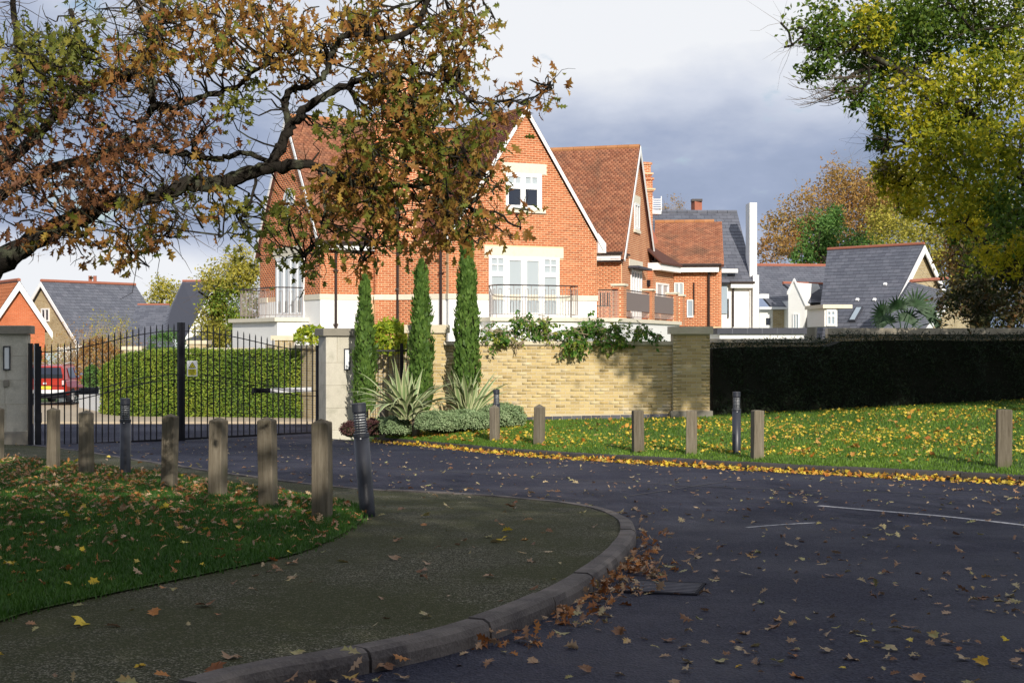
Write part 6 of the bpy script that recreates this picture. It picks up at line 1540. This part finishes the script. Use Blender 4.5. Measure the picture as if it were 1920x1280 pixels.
hp = [(4.70,33.0),(5.4,33.1),(6.5,33.1),(7.4,33.1),(7.7,33.1),(9,33.1),(11,33.1),(13,33.1),(16,33.1),(20,33.2)]
hy = [644,641,640,640,630,628,629,628,628,628]
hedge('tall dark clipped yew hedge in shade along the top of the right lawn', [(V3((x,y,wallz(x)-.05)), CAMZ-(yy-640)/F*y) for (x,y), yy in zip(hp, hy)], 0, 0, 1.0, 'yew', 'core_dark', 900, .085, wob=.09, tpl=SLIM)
hp = [(186,49.5,700,783),(200,47.8,682,785),(222,46.9,666,786),(260,46.3,660,786),(335,46,657,784),(420,45.6,657,783),(500,45.2,656,783),(560,44.9,656,782),(620,44.6,655,782)]
hedge('clipped green and gold hedge beyond the gates', [(V3(((x-960)/F*Y, Y, CAMZ-(yb-640)/F*Y-.1)), CAMZ-(yt-640)/F*Y) for x, Y, yt, yb in hp], 0, 0, 1.2, 'laurel', 'core_green', 1000, .088, wob=.05)
shrub('shrub', 'dark green shrub beside the low white wall and the red car', 'shrub', tuple(P(172,712,54)), (.35,.4,.55), 'fargreen', 700, .10, core='core_green')

# ------------------------------------------------------------------ cypresses
def cypress(label, px0, Y, ytop, ybot, wt, wb, lean=0):
    k = Y/F; zt_, zb_ = P(0,ytop,Y).z, P(0,ybot,Y).z; H = zt_-zb_; x0 = (px0-960)*k; t = thing('cypress', label, 'cypress', (x0, Y, zb_), 0, 'columnar cypresses')
    prof = lambda f: (wb*(1-f)+wt*f)*.5*k*(.78+.3*math.sin(math.pi*min(1, f*1.15)))*(1 if f < .93 else max(.12, (1-f)/.07))
    MB().tube([(x0,Y,zb_-.1),(x0,Y,zb_+H*.5)], [.07,.04], 8).build('trunk', 'bark', t)
    n_ = 12; MB().tube([(x0+lean*k*f, Y, zb_+.12+H*f*.96) for f in np.linspace(0,1,n_)], [prof(f)*.70 for f in np.linspace(0,1,n_)], 10).build('inner_growth', 'core_green', t)
    wb *= .96; wt *= 1.0; N = int(H*3600*(wb+wt)*.5*k); f = rng.uniform(0, 1, N); a = rng.uniform(0, 2*np.pi, N); R_ = np.array([prof(q) for q in f])
    fl = 1+.13*np.sin(a*4+f*5+px0)+.13*np.sin(a*2-f*23+px0*.3)+.08*np.sin(a*9-f*37)+.06*rng.normal(size=N); rad = R_*fl*rng.uniform(.8, 1.05, N)
    pos = np.stack([x0+lean*k*f+rad*np.cos(a), Y+rad*np.sin(a), zb_+H*f*.97], 1)
    out_ = np.stack([np.cos(a), np.sin(a), np.zeros(N)], 1); Yv = np.array([0,0,1.])+out_*.28+rng.normal(size=(N, 3))*.22; Yv /= np.linalg.norm(Yv, axis=1, keepdims=True)
    Z = out_+rng.normal(size=(N,3))*.4; Z -= Yv*(Z*Yv).sum(1, keepdims=True); Z /= np.linalg.norm(Z, axis=1, keepdims=True); Bm = np.stack([np.cross(Yv, Z), Yv, Z], 2)
    V_, Q = inst(SLIM[0]*np.array([2.2,1,1]), SLIM[1], pos, Bm, .10*rng.uniform(.6, 1.5, N)); npmesh('foliage', V_, Q, 'cypress', t, 'stuff')
cypress('slim cypress beside the right stone gate pillar, shortest of the three', 684, 33.6, 512, 775, 19, 43)
cypress('cypress between the other two, in front of the buff brick pier', 790, 32.6, 484, 770, 22, 46, 0)
cypress('rightmost and tallest cypress, in front of the buff brick wall', 876, 32.0, 430, 745, 22, 52, -1)

# ------------------------------------------------------------------ flax plants
def flax(label, px, py, Y, n, L_, spread, seed):
    b = P(px, py, Y); t = thing('flax_plant', label, 'flax', b, 0, 'variegated flax plants'); rg = random.Random(seed)
    for i in range(n):
        a = rg.uniform(0, 2*math.pi); s = rg.uniform(.05, 1)**.8*spread; l = L_*rg.uniform(.65, 1.12); w_ = rg.uniform(.032,.05); base = b+V3((rg.uniform(-.14,.14), rg.uniform(-.14,.14), 0))
        d = V3((math.cos(a)*s, math.sin(a)*s*.8, 1)).normalized(); side = d.cross(V3((math.cos(a), math.sin(a), .3))).normalized() if s > .02 else V3((1,0,0))
        side = (side+V3((rg.uniform(-.6,.6),rg.uniform(-.6,.6),0))).normalized(); K = 8; pts = [base]; dd = d.copy(); bend = rg.uniform(.0,.07)+.10*s**2
        if rg.random() < .12: bend += .12
        for k in range(K): dd = (dd+V3((0,0,-bend*k*.35))+V3((math.cos(a),math.sin(a),0))*bend*.35).normalized(); pts.append(pts[-1]+dd*l/K)
        m_ = MB(); V_ = []
        for k, p in enumerate(pts):
            f = k/K; ww = w_*(.65+.6*math.sin(math.pi*min(1, f*.9+.1)))*(1 if f < .65 else max(.03, 1-(f-.65)/.35)); up_ = side.cross((pts[min(k+1,K)]-pts[max(k-1,0)]).normalized())*ww*.35
            V_ += [p-side*ww+up_, p-side*ww*.55+up_*.4, p, p+side*ww*.55+up_*.4, p+side*ww+up_]
        m_.v = [tuple(v_) for v_ in V_]
        for k in range(K):
            for j in range(4): m_.f.append((k*5+j, k*5+j+1, k*5+6+j, k*5+5+j)); m_.m.append(1 if j in (0, 3) else 0)
        m_.build('leaf', ['phor','phor_c'], t)
flax('big variegated flax with arching cream edged leaves between the two left cypresses', 762, 785, 30.8, 75, 1.42, 1.25, 3)
flax('smaller variegated flax at the foot of the tallest cypress', 876, 778, 31.2, 42, 1.12, .85, 9)

# ------------------------------------------------------------------ low shrubs in the bed
G3 = 'low mounds in the bed by the wall'
for (px, py, rx, ry, Y, lab, mt, n) in ((938,782,48,26,31.3,'large sage green mound by the foot of the brick wall','hebe',9000),(872,790,52,22,30.9,'sage green mound behind the pointed wooden post','hebe',7500),(820,792,42,22,30.6,'round sage green mound right of the slim pale post','hebe',7000),(742,800,30,20,31.2,'small sage green mound left of the slim pale post','hebe',4500),(714,800,14,18,31.6,'narrow sage green mound behind the leaning bollard light','hebe',1800),(698,803,18,18,31.4,'purple leaved shrub behind the leaning bollard light','purple',1400),(658,806,20,16,32.4,'purple shrub at the foot of the right gate pillar','purple',1500)):
    q = P(px, py, Y); k = Y/F; shrub('shrub', lab, 'shrub', (q.x, q.y, q.z), (rx*k, rx*k*.8, ry*k), mt, n, .042 if mt == 'hebe' else .05, core='core_green', group=G3)
# climbers on top of the wall
def climber(label, bl, mat, n, size, hang=.6, name='climber', nt_=60, twm='twig_pale', tpl=LEAF):
    c0 = P(*bl[0][:3]); t = thing(name, label, 'climbing plant', c0); m_ = MB(); pos = []
    for (px, py, Y, rx, ry) in bl:
        k = Y/F; c = P(px, py, Y); m = int(n*rx*ry/sum(b[3]*b[4] for b in bl)); ncl = max(3, m//14)
        cc = blob(c, (rx*k, .35, ry*k), ncl, .05)
        for q in cc:   # pinnate sprays: a stalk with paired leaflets
            d = Vector(rng.normal(size=3)); d.z -= hang; d.normalize(); l = rng.uniform(.22,.4); q = Vector(q)
            m_.tube([q, q+d*l*.5, q+d*l+V3((0,0,-.04))], [.006,.004,.002], 3, cap=False)
            for j in range(7):
                b_ = q+d*l*(j+.5)/7; 
                for s_ in (-1, 1): pos.append(tuple(b_+Vector(rng.normal(size=3))*.012+d.orthogonal().normalized()*s_*.02))
        for _ in range(nt_//len(bl)):
            q = Vector(cc[rng.integers(ncl)]); e_ = Vector(cc[rng.integers(ncl)]); m_.tube([q, q.lerp(e_, .5)+Vector(rng.normal(size=3))*.1, e_], [.010,.008,.006], 4, cap=False)
    m_.build('stems', twm, t, kind='stuff'); pos = np.array(pos); leaves('foliage', tpl, pos, size, mat, t, droop=.9, up=.3)
    return t
climber('green climber tumbling over the left half of the wall coping', [(930,622,32.95,35,16),(975,608,33.1,25,20),(1010,618,33.1,40,18),(1020,600,33.2,14,12),(940,632,32.9,25,12)], 'wist', 1500, .105)
climber('green climber hanging over the right half of the wall coping', [(1080,628,32.85,32,24),(1110,615,33,40,22),(1150,625,32.9,35,20),(1200,622,33,32,12),(1225,630,33,18,8),(1075,645,32.8,18,14),(1140,640,32.8,14,10)], 'wist', 2300, .105)
climber('yellow leaved creeper over the coping foot, centre of the wall', [(960,642,32.95,40,5),(1040,640,32.95,30,5)], 'yshrub', 160, .07, nt_=60)
shrub('shrub', 'glossy yellow green shrub behind the small railing gate', 'shrub', tuple(P(728,640,35.6)), (.48,.5,.5), 'yshrub', 1300, .14, core=None)
shrub('shrub', 'green and yellow shrub left of the right gate pillar top', 'shrub', tuple(P(585,632,44)), (.55,.4,.3), 'yshrub', 700, .14)
m_ = MB(); 
# ------------------------------------------------------------------ palm
pb = P(1690, 640, 39); t = thing('fan_palm', 'dark green fan palm behind the coping wall, right of centre', 'palm', V3((pb.x, 39, .1)))
MB().tube([(pb.x,39,.1),(pb.x+.05,39,1.6)], [.14,.12], 8).build('trunk', 'bark', t)
for i, (px, py, r_px, tilt, yaw) in enumerate(((1655,592,38,.2,-.9),(1683,580,34,.5,-.2),(1715,575,44,1.1,.3),(1735,592,36,.3,.8),(1700,602,34,.1,.1),(1665,606,32,-.1,-.7),(1750,604,24,.0,1.2))):
    c = P(px, py, 38.8+.15*i); r_ = r_px*39/F; m_ = MB(); hub = V3((pb.x+.03, 39, 1.65)); m_.tube([hub, hub.lerp(c, .6)+V3((0,0,.12)), c], [.02,.015,.012], 5)
    out_ = (c-hub); out_.y -= .25; out_.normalize(); sd2 = out_.cross(V3((0,-1,.4))).normalized()
    for k in range(15):
        a = R(-100+k*200/14); d = (out_*math.cos(a)+sd2*math.sin(a)).normalized(); wv = d.cross(V3((0,-1,0.2))).normalized()*.022; l = r_*(.8+.25*math.cos(a))
        e_ = c+d*l+V3((0,0,-.12*l)); md = c+d*l*.5
        wv = wv*1.5; m_.add([c-wv*.4, c+wv*.4, md+wv, md-wv, e_], [(0,1,2,3),(3,2,4)])
    m_.build('leaf', 'palm', t)

# ------------------------------------------------------------------ grass and fallen leaves
BL = (np.array([(-.006,0,0),(.006,0,0),(.004,.3,.6),(-.004,.3,.6),(0,.7,1.0)]), None)
def grass(name, xy, z, h, mat, n_parent=None, wmul=1.0):
    n = len(xy); T = np.array([(-.5,0,0),(.5,0,0),(.35,.15,.6),(-.35,.15,.6),(0,.45,1)]); Fc = [(0,1,2),(0,2,3),(3,2,4)]
    a = rng.uniform(0, 2*np.pi, n); c, s = np.cos(a), np.sin(a); Z = np.zeros(n); Bm = np.stack([np.stack([c,-s,Z],1), np.stack([s,c,Z],1), np.stack([Z,Z,Z+1],1)], 1)
    hh = h*rng.uniform(.5, 1.3, n); S = np.stack([wmul*rng.uniform(.006,.011,n), hh*rng.uniform(.2,1.3,n), hh], 1)
    pos = np.concatenate([xy, z[:, None]], 1); V_, Q = inst(T, Fc, pos, Bm, S); o = npmesh(name, V_, Q, mat, None, 'stuff'); return o
xy = sample_poly(LAWN, 150000, 1.4); zz_ = .4455-.033*xy[:, 1]+HI+.012
tag(grass('grass', xy, zz_-.004, .036, 'grass_shade', wmul=1.0), 'short shaded lawn grass under the wooden posts on the left', 'grass')
e_ = rl_sample(130000); tag(grass('grass', e_[:, :2], e_[:, 2]-.004, .045, 'grass', wmul=2.0), 'bright sunlit lawn grass on the right below the wall and hedge', 'grass')
# ragged turf edge spilling over the path
LE = resample(LAWN, .02); ex = np.array([(p.x, p.y) for p in LE])+rng.normal(size=(len(LE), 2))*.03
tag(grass('grass_edge', ex, .4455-.033*ex[:, 1]+HI+.0, .03, 'grass_shade', wmul=1.2), 'ragged fringe of turf along the edge of the left lawn', 'grass')
def scatter_leaves(name, pts, size, mat, tpl, label, tilt=.35, kind='stuff', sv=.4):
    n = len(pts); N = rng.normal(size=(n, 3))*tilt+np.array([0,0,1.]); o = leaves(name, tpl, pts, size, mat, None, nrm=N, kind=kind, sv=sv); tag(o, label, 'fallen leaves'); return o
def onz(xy, h): return np.concatenate([xy, (.4455-.033*xy[:, 1]+h)[:, None]], 1)
# left lawn leaves, thicker near the posts
xy = sample_poly(LAWN, 8000, .3); d = np.clip((xy[:, 1]-7)/10, .08, 1)**1.2; xy = xy[rng.uniform(0,1,len(xy)) < d]
scatter_leaves('fallen_leaves', onz(xy, HI+.030), .066, 'fall', OAK, 'russet and pink fallen leaves scattered over the left lawn', .45)
xy = sample_poly(LAWN, 130, .5); scatter_leaves('fallen_leaves', onz(xy, HI+.04), .062, 'fall_y', MAPLE, 'yellow fallen leaves among the russet ones on the left lawn', .4)
e_ = rl_sample(13000, 1.0, (.10, 1)); dens = np.clip(.55+.45*np.sin(e_[:,0]*1.3+e_[:,1]*.7)+.25*np.sin(e_[:,0]*3.1-e_[:,1]*2.2), .12, 1)*np.clip((e_[:,0]+1.5)/4, .25, 1); e_ = e_[rng.uniform(0,1,len(e_)) < dens]; e_[:, 2] += .03
scatter_leaves('fallen_leaves', e_, .052, 'fall_y', MAPLE, 'yellow maple leaves strewn thickly over the sunlit right lawn', .5)
e_ = rl_sample(700, 1.0, (.05, .9)); e_[:, 2] += .03; scatter_leaves('fallen_leaves', e_, .10, 'fall_o', MAPLE, 'orange leaves mixed into the yellow ones on the right lawn', .5)
# drift along the far kerb
c = resample(K2, .01); m = len(c); i = rng.integers(m, size=5200); off = np.abs(rng.normal(size=5200))*.24+.02; Q_ = np.array([tuple(p) for p in c])[i]; w_ = np.clip((Q_[:,0]+5)/5, .3, 1); k = rng.uniform(0,1,5200) < w_*.5; Q_, off = Q_[k], off[k]
Q_[:, 1] -= off; Q_[:, 2] += .033*off+.012+np.maximum(0, .07-off*.35)*rng.uniform(0, 1, len(Q_))
h = len(Q_)//2; scatter_leaves('leaf_drift', Q_[:h], .062, 'fall_y', MAPLE, 'yellow leaves drifted against the far kerb of the road', .5); scatter_leaves('leaf_drift', Q_[h:], .062, 'fall_o', MAPLE, 'orange leaves drifted against the far kerb of the road', .5)
# drift along the near kerb
near = [p for p in kcs if p.y < 13.6]; c = resample(near, .004); A_ = np.array([tuple(p) for p in c]); tg_ = np.gradient(A_[:, :2], axis=0); tg_ /= np.linalg.norm(tg_, axis=1, keepdims=True); nrm = np.stack([tg_[:, 1], -tg_[:, 0]], 1)
Wt = np.interp(A_[:, 1], [5,6.2,7.2,8.2,9.5,10.5,12,13.6], [.2,.3,.5,1,1,.35,.06,.03])*(.5+.5*np.abs(np.sin(np.arange(len(A_))*.012))); Wt /= Wt.sum(); n = 330; i = rng.choice(len(A_), n, p=Wt); off = np.abs(rng.normal(size=n))*np.interp(A_[i, 1], [6,8,9.5,11], [.12,.16,.17,.08])+.02
Q_ = np.zeros((n, 3)); Q_[:, :2] = A_[i, :2]+nrm[i]*off[:, None]; Q_[:, 2] = .4455-.033*Q_[:, 1]+.012+np.maximum(0, .05-off*.3)*rng.uniform(0,1,n)
scatter_leaves('leaf_drift', Q_, .066, 'fall', OAK, 'brown and orange leaves heaped along the near curved kerb', .6)
# leaves lying about on the road and on the footpath: the largest are things of their own
ROADP = [(p.x, p.y) for p in road]; ISL = [(p.x, p.y) for p in kcs]+[(-12,30),(-12,5),(-4,5.2)]
xy = sample_poly([Vector((-9,5.3,0)), Vector((9,5.3,0)), Vector((13,24,0)), Vector((2,30,0)), Vector((-6,35,0)), Vector((-9,33,0))], 9000, 1.1); k = inpoly(xy[:,0], xy[:,1], ROADP) & ~inpoly(xy[:,0], xy[:,1], ISL) & (np.abs(xy[:,0]/xy[:,1]) < .42); xy = xy[k][:3300]
cl_ = np.sin(xy[:,0]*2.3+1)*np.sin(xy[:,1]*1.7)+np.sin(xy[:,0]*5.1+xy[:,1]*3.3)*.6; xy = xy[rng.uniform(-.8, 1.6, len(xy)) < cl_+.55]
rp = onz(xy, .012); order = np.argsort(xy[:, 1]); nbig = 150
mesh_l = []
for nm_, tpl in (('oak', OAK), ('maple', MAPLE)):
    for mt in ('fall_pale', 'fall', 'fall_y'):
        me = bpy.data.meshes.new('leaf_'+nm_); T = tpl[0].copy(); T[:, 2] += .10*np.sin(T[:, 0]*6)+.12*T[:, 1]**2*rng.uniform(-.3, 1); me.from_pydata([tuple(v_) for v_ in T], [], [tuple(f) for f in tpl[1]]); me.materials.append(MAT[mt]); mesh_l.append((nm_, mt, me))
def big_leaf(p, where, s=None):
    r = random.random(); nm_, mt, me = mesh_l[(0 if random.random() < .55 else 3)+(0 if r < .72 else 1 if r < .95 else 2)]
    o = bpy.data.objects.new('fallen_leaf', me); COL.objects.link(o); s = s or random.uniform(.032,.076)
    o.location = p; o.rotation_euler = (random.uniform(-.35,.35), random.uniform(-.35,.35), random.uniform(0, 6.28)); o.scale = (s, s, s)
    kind_ = {'fall_pale':'pale brown','fall':'russet','fall_y':'yellow'}[mt]; sh = 'lobed oak' if nm_ == 'oak' else 'pointed maple'
    tag(o, f'{kind_} {sh} leaf lying flat on the {where}', 'fallen leaf', f'{kind_} {sh} leaves on the {where}')
for i in order[:nbig]: big_leaf(rp[i], 'dark asphalt road')
scatter_leaves('fallen_leaves', rp[order[nbig:]], .062, 'fall_pale', OAK, 'brown leaves scattered across the road', .3, sv=.5)
xy = sample_poly([Vector((p[0], p[1], 0)) for p in ISL], 1500, 1.0); k = ~inpoly(xy[:,0], xy[:,1], [(p.x, p.y) for p in LAWN]) & (np.abs(xy[:,0]/xy[:,1]) < .40); xy = xy[k]; pp_ = onz(xy, HI+.012)
order = np.argsort(xy[:, 1])[:480]; pk = rng.permutation(order)
for i in pk[:85]: big_leaf(pp_[i]+0, 'mossy footpath', random.uniform(.05,.10))
scatter_leaves('fallen_leaves', pp_[pk[85:170]], .06, 'fall_pale', OAK, 'small brown leaves on the mossy footpath', .35)

# ------------------------------------------------------------------ trees behind the photographer, whose shade covers the foreground
for i, (x, y, r, zc, n) in enumerate(SHADE):
    tree(['broad oak behind the photographer, out of the photo','second broad oak behind the photographer, out of the photo','oak right behind the photographer, out of the photo','tall maple right of the photographer, out of the photo','farthest maple right of the photographer, out of the photo','wide beech behind the photographer, out of the photo','oak left behind the photographer, out of the photo','tall beech off to the right, out of the photo'][i % 8], (x, y, .4), zc*.45, .35,
      [((x+rng.normal()*r*.3, y+rng.normal()*r*.3, zc+rng.normal()*r*.15), (r*.72, r*.72, r*.6)) for _ in range(5)], 'oak', .34, n, group='trees behind the photographer', ntwig=0)

t = tree('unseen wide tree set right of the photographer to shade the hedge and wall', (17,12,.2), 6.5, .35, [((8.6+i*2.35, 15.2+.4*math.sin(i*2), 9.15+.12*math.cos(i*3)), (1.9,1.7,1.0)) for i in range(6)], 'oak', .24, 26000, group='trees behind the photographer', ntwig=0, top=(15,14,7.5))  # added out of view, crown placed and shaped to shade wall and hedge
# the oak's own crown goes on above the picture
ob = []
for (x, y, z, r) in ((-7,10,8.2,2.3),(-4,9,8.6,2.2),(-1.5,11,8.2,1.9),(-6,14,8.8,2.4),(-2.5,14.5,8.6,2.2),(-4,6,8.4,2.2),(-1,7.5,8.2,1.9),(.5,10,7.6,1.4),(-8,12.5,9.2,2.3),(-9.5,15,9.5,2.3),(-5.5,11.5,9.6,2)):
    n = 2300; cc = blob((x,y,z), (r,r,r*.55), 40, .1); ob.append(cc[rng.integers(40, size=n)]+rng.normal(size=(n,3))*.35)
ob = np.concatenate(ob); leaves('foliage', OAK, ob, .20, 'oak', oak, droop=.4)
